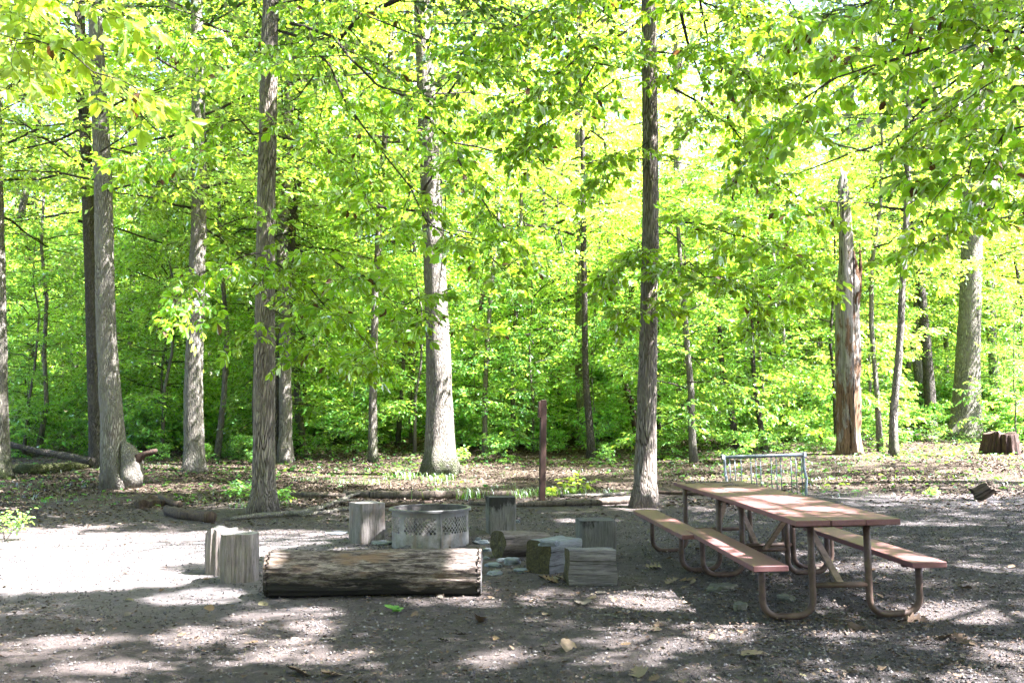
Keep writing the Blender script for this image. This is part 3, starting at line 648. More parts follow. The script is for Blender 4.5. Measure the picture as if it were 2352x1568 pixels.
# ------------------------------------------------------------------ foliage of the two near trees and the trees whose limbs reach into the picture
def path_limb(pts, k=9, wob=.06, rng=None):
    """Resample (px, py, D) control points into a wavy k-point limb."""
    W = [at(*p) for p in pts]; Pd, _ = densify(W, [1] * len(W), .05)
    out = []
    for j in range(k):
        q = Pd[int(j / (k - 1) * (len(Pd) - 1))].copy()
        if 0 < j: q += Vector(rng.normal(0, wob, 3))
        out.append(q)
    return np.array([list(q) for q in out])
def near_crown(root, specs, high, leafmat, seed, leaf=.155, comp=True, hi_leaf=.17):
    rng = np.random.default_rng(seed); off = np.array(root.location); lm = bm = MB()
    for s in specs:
        pts, r = s[0], s[1]; kw = dict(sub=16, tw=5, per=4, sub_len=.24, tw_len=.36, leaf=leaf, wr=.52, compound=comp, tilt=.6, droop=.4, start=.12)
        if len(s) > 2: kw.update(s[2])
        foliage(lm, bm, path_limb(pts, rng=rng)[None], r * .6, rng, **kw)
    if high:
        limbs = high(rng); k0 = len(lm.m)
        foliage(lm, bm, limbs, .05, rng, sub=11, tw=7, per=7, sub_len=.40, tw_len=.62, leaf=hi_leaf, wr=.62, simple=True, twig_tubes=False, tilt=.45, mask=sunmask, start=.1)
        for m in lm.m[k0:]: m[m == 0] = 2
    for v in lm.v: v -= off.astype(np.float32)
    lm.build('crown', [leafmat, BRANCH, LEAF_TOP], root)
def limbs_abs(x, y, n, z0, z1, R, **kw):
    return lambda rng: limb_set(rng, n, z0, z1, R, axis=lambda z: (x, y), **kw)

r5, L5, _, D5 = TREES[3]; r13, L13, _, D13 = TREES[15]
near_crown(r5, [
    ([(640, 48, D5), (690, 40, D5 - .4), (790, 110, D5 - 1.2), (870, 210, D5 - 1.8), (960, 250, D5 - 2.1), (1060, 380, D5 - 2.4), (1150, 520, D5 - 2.6)], .055, dict(sub=16)),
    ([(638, 70, D5), (760, 150, D5 - 1.0), (860, 330, D5 - 1.4), (960, 500, D5 - 1.8), (1090, 560, D5 - 2.2), (1200, 640, D5 - 2.3)], .045, dict(sub=14)),
    ([(632, 545, D5), (720, 590, D5 - .8), (820, 620, D5 - 1.5), (930, 690, D5 - 2.1), (1030, 760, D5 - 2.4)], .035, dict(sub=12)),
    ([(632, 610, D5), (700, 660, D5 - .9), (790, 740, D5 - 1.6), (880, 790, D5 - 2.2)], .03, dict(sub=10)),
    ([(632, 700, D5), (680, 740, D5 - .8), (760, 800, D5 - 1.2), (830, 850, D5 - 1.4)], .02, dict(sub=7)),
    ([(606, 560, D5), (540, 590, D5 - .9), (470, 640, D5 - 1.5), (400, 690, D5 - 2)], .028, dict(sub=9)),
    ([(610, 300, D5), (520, 290, D5 - .8), (420, 330, D5 - 1.5), (300, 380, D5 - 2)], .03, dict(sub=10)),
    ([(612, 130, D5), (540, 100, D5 - .8), (430, 90, D5 - 1.5), (330, 60, D5 - 2)], .03, dict(sub=10)),
    ([(630, 300, D5), (730, 330, D5 - .8), (840, 430, D5 - 1.4), (900, 520, D5 - 1.6)], .03, dict(sub=10)),
    ([(625, 10, D5), (760, 10, D5 - 1), (900, 60, D5 - 1.6), (1050, 120, D5 - 2), (1200, 150, D5 - 2.4)], .04, dict(sub=12)),
], limbs_abs(r5.location.x + 1.5, r5.location.y + 1, 40, 8.8, 17, 6.5, el=(.05, .7)), LEAF, 21)
near_crown(r13, [
    ([(1496, 40, D13), (1420, 70, D13 - .8), (1330, 130, D13 - 1.4), (1230, 200, D13 - 2.0), (1150, 260, D13 - 2.3)], .04, dict(sub=12)),
    ([(1488, 150, D13), (1400, 150, D13 - .8), (1300, 240, D13 - 1.5), (1200, 350, D13 - 1.9)], .03, dict(sub=12)),
    ([(1488, -20, D13), (1380, -20, D13 - .8), (1250, 20, D13 - 1.5), (1120, 90, D13 - 1.9)], .03, dict(sub=13)),
    ([(1510, 120, D13), (1600, 110, D13 - .8), (1690, 160, D13 - 1.4), (1760, 220, D13 - 1.8)], .03, dict(sub=11)),
    ([(1490, 330, D13), (1420, 350, D13 - .6), (1360, 420, D13 - 1.0)], .02, dict(sub=5)),
    ([(1512, 190, D13), (1600, 230, D13 - .8), (1700, 330, D13 - 1.5), (1790, 420, D13 - 2), (1860, 500, D13 - 2.2)], .04, dict(sub=12)),
    ([(1512, 500, D13), (1620, 520, D13 - .8), (1740, 560, D13 - 1.5), (1850, 640, D13 - 2)], .035, dict(sub=11)),
    ([(1512, 620, D13), (1590, 610, D13 - .8), (1680, 660, D13 - 1.4), (1780, 700, D13 - 1.8)], .028, dict(sub=10)),
    ([(1510, 20, D13), (1620, 10, D13 - 1), (1760, 60, D13 - 1.8), (1900, 120, D13 - 2.4)], .035, dict(sub=12)),
    ([(1476, 560, D13), (1440, 600, D13 - .6), (1410, 640, D13 - .9)], .015, dict(sub=5)),
    ([(1476, 690, D13), (1500, 700, D13 - .6), (1440, 720, D13 - 1.0)], .015, dict(sub=5)),
], limbs_abs(r13.location.x + .8, r13.location.y + .5, 40, 9.0, 18, 6.5, el=(.05, .7)), LEAF, 22)

# trees standing outside the frame whose crowns roof the clearing
def side_tree(name, label, x, y, h, r, specs, high, mat, bark, seed, leaf=.155, comp=True):
    root = thing(name, label, 'tree', loc=(x, y, tz(x, y) - .05), group='trees overhanging the clearing from beyond the frame')
    pts = [Vector((x, y, tz(x, y) - .05)), Vector((x + .05, y, h * .4)), Vector((x, y + .1, h * .8)), Vector((x, y, h))]
    trunk_obj(root, pts, [r * 1.25, r, r * .7, r * .3], bark, 16, seed=seed)
    near_crown(root, specs, high, mat, seed, leaf, comp)
    return root
side_tree('maple_tree', 'big-leaved tree beyond the left edge, yellow-green leaves hanging into the top left corner', -6.2, 6.6, 15, .16, [
    ([(-260, 20, 6.6), (-80, 20, 6.3), (40, 50, 6.1), (140, 95, 6.0), (235, 150, 5.9)], .03, dict(sub=7, tw=4, per=4, leaf=.125, sub_len=.24)),
    ([(-260, -40, 6.6), (-60, -30, 6.4), (100, -40, 6.2), (220, 0, 6.0)], .03, dict(sub=6, tw=4, per=4, leaf=.125, sub_len=.24)),
    ([(-240, 120, 6.8), (-80, 130, 6.6), (0, 160, 6.4), (60, 200, 6.4)], .02, dict(sub=5, tw=3, per=4, leaf=.12, sub_len=.2)),
], limbs_abs(-6.2, 6.6, 20, 6.5, 14, 4.0, el=(.05, .7)), LEAF_BRIGHT, BARK_GREY, 31)
side_tree('hickory_tree', 'hickory beyond the right edge, long leafy boughs crossing the top right corner', 8.6, 11.5, 18, .24, [
    ([(2700, 60, 11.5), (2352, 50, 11.2), (2200, 80, 11.0), (2080, 120, 10.8), (1940, 190, 10.6), (1800, 260, 10.4)], .05, dict(sub=16)),
    ([(2700, 160, 11.5), (2352, 300, 11.2), (2240, 400, 11.0), (2120, 480, 10.8)], .04, dict(sub=11)),
    ([(2650, 350, 11.5), (2352, 420, 11.4), (2240, 500, 11.3), (2160, 560, 11.2)], .035, dict(sub=9)),
    ([(2700, -60, 11.5), (2352, -30, 11.2), (2150, 0, 11.0), (1950, 20, 10.8), (1780, 60, 10.6)], .05, dict(sub=15)),
    ([(2600, 300, 12.5), (2352, 180, 12.4), (2230, 220, 12.3), (2100, 300, 12.2)], .035, dict(sub=10)),
], limbs_abs(8.0, 10.5, 40, 7.5, 17, 6.5, el=(.0, .6)), LEAF, BARK_BROWN, 32)
side_tree('oak_tree', 'oak out of frame on the right whose high crown shades the picnic tables', 10.5, 5.0, 18, .28, [], limbs_abs(9.0, 5.5, 44, 7.5, 17, 6.8, el=(.0, .6)), LEAF, BARK_BROWN, 33)
side_tree('oak_tree', 'oak out of frame behind the viewer whose high crown shades the foreground', 4.5, -2.5, 17, .25, [], limbs_abs(4.8, .6, 40, 7.0, 16, 6.2, el=(.0, .6)), LEAF, BARK_BROWN, 34)
side_tree('oak_tree', 'tall oak out of frame far right whose crown shades the right of the clearing', 14.5, 10.5, 19, .28, [], limbs_abs(13.5, 10.0, 36, 8.0, 19, 6.5, el=(.0, .6)), LEAF, BARK_BROWN, 35)
side_tree('oak_tree', 'oak out of frame on the right level with the bike rack, shading the forest edge', 14.5, 18.5, 19, .28, [], limbs_abs(13.2, 18.5, 34, 9.5, 19, 6.0, el=(.0, .6)), LEAF, BARK_BROWN, 36)  # out-of-view tree added to shade the forest floor
side_tree('oak_tree', 'oak out of frame on the left behind the viewer', -5.5, -4.5, 18, .28, [], limbs_abs(-5.5, -4.0, 32, 4.5, 17, 6.0, el=(.0, .6)), LEAF, BARK_BROWN, 37)  # added out of view to cut sky light on the ground
side_tree('oak_tree', 'oak out of frame on the right behind the viewer', 10.5, -4.5, 18, .28, [], limbs_abs(10.5, -4.0, 32, 4.5, 17, 6.0, el=(.0, .6)), LEAF, BARK_BROWN, 38)  # likewise added unseen as a sky blocker

# ------------------------------------------------------------------ background wood: understorey trees, saplings, shrubs, forest trees
rg = random.Random(11)
def clear_of_view(x, y):   # keep the named trunks visible: nothing dense straight in front of them
    return True
def straight_trunk(kind, v):
    key = ('trunk', kind, v)
    if key not in CROWN_CACHE:
        mb = MB(); rr = random.Random(v * 3 + 1)
        H, r = {'tall': (25, .20), 'under': (8.0, .06), 'slim': (4.8, .028), 'pole': (14, .085)}[kind]
        pts, x, y = [], 0, 0
        for j in range(9):
            pts.append(Vector((x, y, H * j / 8))); x += rr.gauss(0, H * .012); y += rr.gauss(0, H * .012)
        tube(mb, pts, [r * (1.25 if j == 0 else 1) * (1 - .10 * j) for j in range(9)], 12 if kind == 'tall' else 7, rough=.15, seed=v)
        CROWN_CACHE[key] = mb.mesh('trunk_' + kind, [BARK_GREY, BARK_PALE, BARK_DARK, BARK_SMOOTH][v % 4])
    return CROWN_CACHE[key]
def wood_tree(name, label, kind, v, x, y, group, sc=1.0, scz=1.0):
    root = thing(name, label, 'tree', loc=(x, y, tz(x, y) - .06), rot=(0, 0, rg.uniform(0, 6.28)), group=group)
    root.scale = (sc, sc, sc * scz)
    link(bpy.data.objects.new('trunk', straight_trunk(kind, v)), root)
    c = link(bpy.data.objects.new('crown', proto_crown('high' if kind == 'pole' else kind, v % 3)), root)
    if kind == 'pole': c.scale = (.6, .6, .8)
placed = []
def spots(n, y0, y1, mind, half=.56, power=1.0, avoid=None):
    out = []; tries = 0
    while len(out) < n and tries < n * 60:
        tries += 1
        y = y0 + (y1 - y0) * rg.random() ** power; x = rg.uniform(-half, half) * y
        if avoid and avoid(x, y): continue
        if all((x - a) ** 2 + (y - b) ** 2 > mind * mind for a, b in out): out.append((x, y))
    return out
CORR = []
for i, (root, LP, LR, D) in TREES.items():
    for h in (0.5, 3.0, 6.0):
        p = min(LP, key=lambda q: abs(q.z - h)) + root.location
        CORR.append((p.x / p.y, D, LR[0] / D))
CORR.append((sp[3].x / sD, sD, .02)); CORR = [c for c in CORR if c[2] > .004]; CORR.append((.03, 18, .005))
def hides(x, y, r, keep=0.0):
    """True where something r wide at (x, y) would stand in front of a named trunk."""
    k = rg.random()
    return any(y < D + .5 and abs(x / y - s) < w * .6 + r / y and (k >= keep or w > .014) for s, D, w in CORR)
for x, y in spots(66, 42, 88, 3.4, avoid=lambda x, y: hides(x, y, .8, .3)):
    wood_tree('forest_tree', 'tall leafy tree deep in the bright green wood beyond the clearing', 'tall', rg.randrange(4), x, y, 'tall trees deep in the wood', rg.uniform(.85, 1.15))
for x, y in spots(46, 27, 52, 1.8, avoid=lambda x, y: hides(x, y, .1, .3) or (y < 30 and abs(x) < 4)):
    wood_tree('pole_tree', 'slim bare-stemmed young tree among the undergrowth behind the clearing', 'pole', rg.randrange(4), x, y, 'slim young trees behind the clearing', rg.uniform(.6, 1.15))
for x, y in spots(70, 30, 58, 2.0, avoid=lambda x, y: hides(x, y, .8, .2)):
    wood_tree('understorey_tree', 'slender understorey tree with layered light green leaves behind the clearing', 'under', rg.randrange(4), x, y, 'understorey trees behind the clearing', rg.uniform(.8, 1.25))
for x, y in spots(70, 31, 50, 1.3, avoid=lambda x, y: hides(x, y, .4, .25)):
    wood_tree('sapling', 'thin leafy sapling among the undergrowth behind the clearing', 'slim', rg.randrange(4), x, y, 'saplings in the undergrowth', rg.uniform(.6, 1.1))
for x, y in spots(220, 26, 52, .75, avoid=lambda x, y: hides(x, y, .3, .15) or (y < 31 and -.25 * y < x < .22 * y and rg.random() < .8)):
    root = thing('shrub', 'low green leafy shrub growing on the forest floor behind the clearing', 'shrub', loc=(x, y, tz(x, y)), rot=(0, 0, rg.uniform(0, 6.28)), group='shrubs on the forest floor')
    s = rg.uniform(.5, 1.15) * (.6 if y < 30 else 1.9 if y > 36 else 1.15); root.scale = (s, s, s)
    link(bpy.data.objects.new('foliage', proto_crown('shrub', rg.randrange(4))), root)
# unseen trees beside and behind the viewer, added to block sky light
for k, (x, y) in enumerate([(-3, -9), (2.5, -8), (7.5, -10), (-8.5, -8.5), (-1, -14), (12, -12), (-14, -6), (-6, -17), (5, -17), (-10.5, 2), (-12, 9.5), (-16, 15), (-15, 2), (18, -6), (-4.5, -4), (0.5, -5.5)]):
    wood_tree('forest_tree', 'tall leafy tree of the wood around the clearing, outside the frame', 'tall', k % 4, x, y, 'trees around the clearing outside the frame', .8 + .05 * (k % 4))
for k, (x, y) in enumerate([(-5, -8), (0, -10), (5, -11), (-9, -4), (9.5, -9), (-11, 6), (13, -7)]):
    wood_tree('understorey_tree', 'slender understorey tree outside the frame', 'under', k % 4, x, y, 'understorey trees outside the frame', 1.1)
# the far wood that reads as one mass
def far_wood():
    rng = np.random.default_rng(5); mb = MB(); n = 110000
    y = rng.uniform(84, 120, n); x = rng.uniform(-.62, .62, n) * y
    z = terrain(x, y) + rng.uniform(0, 1, n) ** .9 * (15 + 6 * np.sin(x * .21) + 3 * np.sin(x * .57))
    P = np.stack([x, y, z], 1); a = rng.uniform(0, 6.28, n)
    D = np.stack([np.cos(a), np.sin(a), rng.normal(-.2, .3, n)], 1)
    leaves(mb, P, D, unit(UP + rng.normal(0, .8, (n, 3))), rng.uniform(.5, 1.0, n), .7, simple=True)
    o = mb.build('far_wood', LEAF_FAR); tag(o, 'distant green wood closing the view behind all the trees', 'wood', kind='stuff')
far_wood()

# ------------------------------------------------------------------ ground cover
def scatter_px(rng, n, region, yr):
    """Points on the ground between distances yr over the width of the view."""
    y = rng.uniform(yr[0], yr[1], n); x = rng.uniform(-.56, .56, n) * y
    return x, y
def nz2(x, y, s, o=0.0):
    return np.sin(x * s + o + 1.7 * np.sin(y * s * .7 + o)) * np.sin(y * s * .9 - o + 1.3 * np.sin(x * s * .6))
def ground_cover():
    rng = np.random.default_rng(8); mb = MB()
    x, y = scatter_px(rng, 90000, None, (18.2, 56))
    dens = smooth((y - 20) / 14) * (.45 + .6 * nz2(x, y, .5)) + .14 * (x < -5.5) + .10 * (x > 5)
    kp = rng.random(len(x)) < dens * .75; x, y = x[kp], y[kp]; n = len(x)
    z = terrain(x, y) + rng.uniform(.01, 1, n) ** 1.6 * (.07 + .35 * smooth((y - 29) / 8))
    a = rng.uniform(0, 6.28, n); D = np.stack([np.cos(a), np.sin(a), rng.normal(.05, .25, n)], 1)
    leaves(mb, np.stack([x, y, z], 1), D, unit(UP + rng.normal(0, .45, (n, 3))), rng.uniform(.06, .15, n), .55)
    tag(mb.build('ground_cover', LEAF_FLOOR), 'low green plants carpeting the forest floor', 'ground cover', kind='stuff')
ground_cover()
def grass():
    rng = np.random.default_rng(9); mb = MB(); P = []
    tufts = [(1000, 1143, 90, .22), (1040, 1143, 70, .2), (1085, 1146, 80, .24), (940, 1100, 90, .2), (905, 1098, 70, .2), (1010, 1105, 120, .2), (1200, 1143, 60, .2), (1225, 1138, 50, .18), (1270, 1140, 70, .2), (1310, 1135, 50, .15),
             (1320, 1132, 40, .15), (570, 1165, 60, .12), (640, 1160, 40, .1), (560, 1125, 50, .15), (780, 1110, 80, .14), (850, 1112, 90, .14), (700, 1105, 80, .12), (1150, 1120, 50, .12), (1400, 1135, 60, .12)]
    for px, py, n, h in tufts:
        c = gnd(px, py)
        for _ in range(n):
            P.append((c.x + rng.normal(0, .16), c.y + rng.normal(0, .12), h * rng.uniform(.5, 1.2)))
    for _ in range(6000):
        y = rng.uniform(17.5, 27); x = rng.uniform(-.56, .56) * y
        if nz2(x, y, .8, 2.) > .05 and (x < -4.5 or x > 5.5 or y > 20): P.append((x, y, rng.uniform(.04, .13)))
    P = np.array(P); n = len(P); z = terrain(P[:, 0], P[:, 1]); a = rng.uniform(0, 6.28, n); dx, dy = np.cos(a), np.sin(a); h = P[:, 2]
    w = .0015 + .012 * h
    B = np.stack([P[:, 0], P[:, 1], z], 1); O = np.stack([dx, dy, 0 * dx], 1); Sd = np.stack([-dy, dx, 0 * dx], 1) * w[:, None]
    M = B + O * (h * .22)[:, None] + UP * (h * .7)[:, None]; Tp = B + O * (h * .75)[:, None] + UP * (h * .88)[:, None]
    V = np.stack([B - Sd, B + Sd, M + Sd * .8, M - Sd * .8, Tp], 1); b = np.arange(n)[:, None] * 5
    mb.add(V.reshape(-1, 3), b + np.array([[0, 1, 2, 3]])); off = mb.n - n * 5
    t = b + np.array([[3, 2, 4]]) + off; mb.f.append(t); mb.m.append(np.zeros(n, np.int32))
    tag(mb.build('grass', GRASS), 'thin green grass in tufts along the logs and under the trees', 'grass', kind='stuff')
grass()
def litter():
    rng = np.random.default_rng(10); mb = MB()
    x, y = scatter_px(rng, 150000, None, (4.2, 38))
    dens = .16 + .22 * (y < 9) + .8 * smooth((y - 15.5) / 4) + .14 * smooth((x - 1) / 3) * (y > 6) + .25 * np.exp(-((x - 2.5) ** 2 / 1.2 + (y - 9) ** 2 / 5))
    dens *= np.clip(.6 + .75 * nz2(x, y, 1.1) + .4 * nz2(x, y, .33, 1.), .06, 1.3); kp = rng.random(len(x)) < dens; x, y = x[kp], y[kp]; n = len(x)
    S = np.where(y < 15, rng.uniform(.012, .04, n), rng.uniform(.035, .085, n))
    a = rng.uniform(0, 6.28, n); D = np.stack([np.cos(a), np.sin(a), rng.normal(0.05, .15, n)], 1)
    leaves(mb, np.stack([x, y, terrain(x, y) + .006 + rng.uniform(0, .02, n)], 1), D, unit(UP + rng.normal(0, .35, (n, 3))), S, .6)
    tag(mb.build('leaf_litter', LITTER), 'fine dry leaf litter and bark crumbs strewn over the ground', 'leaf litter', kind='stuff')
litter()
def gravel():
    rng = np.random.default_rng(12); mb = MB(); n = 85000
    y = 4.0 + 12 * rng.random(n) ** 1.25; x = rng.uniform(-.56, .56, n) * y
    keep = rng.random(n) < (.45 + .45 * smooth((x + 1) / 4) + .2 * nz2(x, y, 1.7)); x, y = x[keep], y[keep]; n = len(x)
    r = .003 + .013 * rng.random(n) ** 3 + .0008 * y * .4; c = np.stack([x, y, terrain(x, y) + r * .35], 1)
    base = np.array([[1, 0, 0], [0, 1, 0], [-1, 0, 0], [0, -1, 0], [0, 0, .75], [0, 0, -.6]], float)
    V = base[None] * r[:, None, None] * rng.uniform(.6, 1.3, (n, 6, 1)); a = rng.uniform(0, 6.28, n); ca, sa = np.cos(a)[:, None], np.sin(a)[:, None]
    V = np.stack([V[..., 0] * ca - V[..., 1] * sa * .8, V[..., 0] * sa + V[..., 1] * ca * .8, V[..., 2]], -1) + c[:, None]
    b = np.arange(n)[:, None] * 6
    mb.add(V.reshape(-1, 3), np.concatenate([b + np.array([t]) for t in ((0, 1, 4), (1, 2, 4), (2, 3, 4), (3, 0, 4), (1, 0, 5), (2, 1, 5), (3, 2, 5), (0, 3, 5))]))
    tag(mb.build('gravel', PEBBLE, smooth_shade=False), 'small grey gravel and grit pressed into the dirt', 'gravel', kind='stuff')
gravel()

# fallen leaves one can pick out
def lobed_leaf(v):
    rr = random.Random(v); n = 11; mb = MB(); V, Fq = [], []
    L = 1.0; curl = rr.uniform(.15, .7); bend = rr.uniform(-.4, .5)
    for i in range(n):
        t = i / (n - 1)
        w = .34 * math.sin(math.pi * min(1, t * 1.02) ** .8) ** .6 + .02
        if v % 4 != 3: w *= (1.0 if i % 2 == 0 else .42) if 0 < i < n - 1 else .5
        if i == 0: w = .015
        x = t * L + (.06 if i % 2 == 0 else -.03)
        for s in (-1, 0, 1):
            V.append(((t * L if s == 0 else x), s * w, curl * (abs(s) * w) ** 1.3 * 1.2 + bend * (t - .5) ** 2 + rr.uniform(-.02, .03)))
    for i in range(n - 1):
        for s in (0, 1):
            Fq.append((i * 3 + s, i * 3 + s + 1, (i + 1) * 3 + s + 1, (i + 1) * 3 + s))
    mb.add(np.array(V) - np.array([[.5, 0, 0]]), Fq); return mb
LM = [lobed_leaf(v).mesh('fallen_leaf', DRY) for v in range(8)]
rl = random.Random(5)
cnt = 0
def fallen(x, y, s, lab='dry brown curled leaf lying on the bare ground of the clearing', mesh=None, group='fallen leaves on the clearing'):
    o = link(bpy.data.objects.new('fallen_leaf', mesh or rl.choice(LM)))
    o.location = (x, y, tz(x, y) + .012); o.rotation_euler = (rl.gauss(0, .25), rl.gauss(0, .25), rl.uniform(0, 6.28)); o.scale = (s, s, s)
    return tag(o, lab, 'leaf', group)
while cnt < 250:
    y = 4.9 + 9 * rl.random() ** 1.1; x = rl.uniform(-.54, .54) * y
    if x < -1 and rl.random() < .55: continue
    fallen(x, y, rl.uniform(.035, .10) * (.8 if y < 7 else 1)); cnt += 1
for px, py, s in ((1262, 1338, .2), (1280, 1330, .22), (1295, 1336, .2), (1250, 1330, .17), (1582, 1335, .2), (1500, 1308, .2), (1545, 1340, .18), (2210, 1475, .2), (2170, 1470, .16), (1305, 1490, .18), (900, 1368, .18), (880, 1362, .16), (1340, 1388, .2), (1100, 1430, .18), (1470, 1552, .2), (690, 1552, .2), (760, 1555, .18), (1730, 1508, .17), (2105, 1428, .2), (1970, 1445, .18)):
    c = gnd(px, py); fallen(c.x, c.y, s)
GL = lobed_leaf(3).mesh('fresh_leaf', GREENLEAF)
c = gnd(897, 1410)
root = thing('leaf_sprig', 'fresh green sprig of leaves lying in front of the long log', 'sprig', loc=(c.x, c.y, c.z + .02))
for k in range(4):
    o = link(bpy.data.objects.new('leaflet', GL), root); a = -.6 + k * .85; o.location = (.06 * math.cos(a), .05 * math.sin(a), .008 * k); o.rotation_euler = (.1, -.15, a); o.scale = (.10, .10, .10)

# ------------------------------------------------------------------ logs and blocks
def block(name, label, cat, mats, section, length, taper=1.0, loc=(0, 0, 0), rot=(0, 0, 0), rough=.02, seed=0, nu=64, nv=24, endmat=0, endmat2=None, groove=0.0, bow=0.0, group=None, chip=0.0, parent=None, endround=.012, fine=.014):
    """A solid of wood whose grain runs along local Z; section(angle) gives its outline."""
    mb = MB(); V = []
    def rn(a, z, k): return mnoise.noise(Vector((math.cos(a) * k + seed, math.sin(a) * k, z * 1.5 + seed)))
    ws = np.linspace(0, 1, nv)
    ws = np.concatenate([[0, .006, .015], ws[1:-1], [.985, .994, 1]]); nv = len(ws)
    for w in ws:
        z = w * length; f = (1 - w) + w * taper
        for j in range(nu):
            a = 2 * math.pi * j / nu; r = section(a) * f
            r *= 1 + rough * 3 * rn(a, z / max(length, .3), 1.5) + rough * rn(a, z * .6, 6)
            if groove: r *= 1 - groove * max(0, mnoise.noise(Vector((a * 5, seed, z * .35)))) ** .7
            r *= 1 - endround * (math.exp(-w * length / .035) + math.exp(-(1 - w) * length / .035))
            zz = z + chip * mnoise.noise(Vector((math.cos(a) * 1.5, math.sin(a) * 1.5, seed + 5))) * (w - .5) * 2 * (1 if (w < .03 or w > .97) else 0)
            r *= 1 + fine * mnoise.noise(Vector((a * 14, seed, z * 2.2))) + fine * .7 * mnoise.noise(Vector((a * 30, seed, z * 6)))
            V.append((r * math.cos(a) + bow * math.sin(math.pi * w), r * math.sin(a), zz))
    Fq = [(i * nu + j, i * nu + (j + 1) % nu, (i + 1) * nu + (j + 1) % nu, (i + 1) * nu + j) for i in range(nv - 1) for j in range(nu)]
    mb.add(V, Fq, 0)
    for e, (row, zz, mt) in enumerate(((0, 0, endmat), (nv - 1, length, endmat if endmat2 is None else endmat2))):
        prev = [V[row * nu + j] for j in range(nu)]; rings = [prev]
        for s in (.66, .33):
            rings.append([((p[0] - 0) * s, p[1] * s, p[2] * s + zz * (1 - s) + (rough * .5) * mnoise.noise(Vector((p[0] * 9, p[1] * 9, s * 7 + seed)))) for p in prev])
        W = [p for rg_ in rings for p in rg_] + [(0, 0, zz)]
        q = [(k * nu + j, k * nu + (j + 1) % nu, (k + 1) * nu + (j + 1) % nu, (k + 1) * nu + j) for k in range(2) for j in range(nu)]
        t = [(2 * nu + j, 2 * nu + (j + 1) % nu, 3 * nu) for j in range(nu)]
        if e == 0: q = [x[::-1] for x in q]; t = [x[::-1] for x in t]
        mb.add(W, q, mt); off = mb.n - len(W); mb.f.append(np.asarray(t, np.int64) + off); mb.m.append(np.full(len(t), mt, np.int32))
    o = mb.build(name, mats, parent)
    o.location = loc; o.rotation_euler = rot
    if parent is None: tag(o, label, cat, group)
    return o
def sq(hx, hy, p=9.0):
    p *= 1.7
    return lambda a: (abs(math.cos(a) / hx) ** p + abs(math.sin(a) / hy) ** p) ** (-1 / p)
def rd(r, *l):
    return lambda a: r * (1 + sum(A * math.sin(a * k + ph) for A, k, ph in l))
def axis_rot(d, roll=0.0):
    """Euler turning local Z onto d."""
    return (Vector(d).to_track_quat('Z', 'Y') @ Euler((0, 0, roll)).to_quaternion()).to_euler()
STG = 'wooden stumps and blocks used as seats round the fire ring'
def upright(name, label, mat, px, py, wpx, hpx, sec, yaw=0, seed=1, back=.5, group=STG, **kw):
    c = gnd(px, py); D = c.y; w = wpx * D / F; h = hpx * D / F
    c.y += w * back; z = tz(c.x, c.y) - .02
    return block(name, label, 'wooden seat', [mat, kw.pop('top', ENDG)], sec(w / 2), h + .02, loc=(c.x * (1 + w * back / D), c.y, z), rot=(kw.pop('tx', 0), kw.pop('ty', 0), yaw), seed=seed, group=group, endmat=1, **kw)
upright('wood_stump', 'pale grooved stump in front of the pair beside the long log', WOOD_STUMP, 549, 1340, 84, 108, lambda r: (lambda a: sq(r, r * .9, 2.4)(a)), yaw=.15, seed=2, groove=.12, rough=.025, nu=140, fine=.03)
upright('wood_stump', 'chipped sunlit stump behind the other of the pair beside the long log', WOOD_STUMP, 508, 1321, 74, 99, lambda r: rd(r * 1.0, (.05, 3, 1), (.03, 5, 2)), seed=3, groove=.10, chip=.06, rough=.03, nu=120, fine=.03)
upright('wood_block', 'weathered square-cut upright block with dark blotches left of the fire ring', WOOD_GREY, 842, 1249, 80, 90, lambda r: sq(r * .80, r * .80, 8), yaw=.62, seed=4, groove=.02)
upright('wood_block', 'upright block with charred black face right behind the fire ring', WOOD_CHAR, 1150, 1226, 66, 82, lambda r: sq(r * .96, r * .9, 8), yaw=.16, seed=5, groove=.02, top=ENDG_DARK)
upright('wood_block', 'squat upright block with blackened drip marks behind the lying timber blocks', mat_wood('wood_drip', (0.07, 0.066, 0.06), (0.14, 0.133, 0.12), char=.33, blacken_at=(2, .2, .5)), 1368, 1290, 88, 90, lambda r: sq(r * .95, r * .9, 8), yaw=.1, seed=6, groove=.02, top=ENDG_DARK)
# lying pieces
c0 = gnd(612, 1348); c1 = gnd(1103, 1340)
D0 = 8.85; xl = (616 - 1176) / F * D0; xr = (1106 - 1176) / F * (D0 + .05)
block('seat_log', 'long weathered log with black charred underside lying in front of the fire ring', 'log', [WOOD_LOG, ENDG_DARK], rd(.205, (.03, 2, .4), (.03, 3, 1), (.015, 5, 0)), xr - xl, .96,
      loc=(xl, D0 + .12, tz(-1, D0) + .185), rot=(math.pi / 2, 0, math.pi / 2 - .0), seed=8, rough=.05, nu=120, nv=70, endmat=1, groove=.08, chip=.0, endround=.0, fine=.03)
c = gnd(1130, 1287)
block('short_log', 'tapered grey log segment with hollow rotten end lying beside the fire ring', 'log', [mat_wood('wood_short_log', (0.07, 0.056, 0.046), (0.16, 0.135, 0.118), char=.2), WOOD_END], rd(.165, (.04, 2, 1), (.03, 3, 0)), .66, .72,
      loc=(c.x + .06, c.y + .18, tz(c.x, c.y) + .155), rot=axis_rot((.84, .54, -.03)), seed=9, rough=.03, nu=60, endmat=1, chip=.03, groove=.03)
c = gnd(1240, 1322)
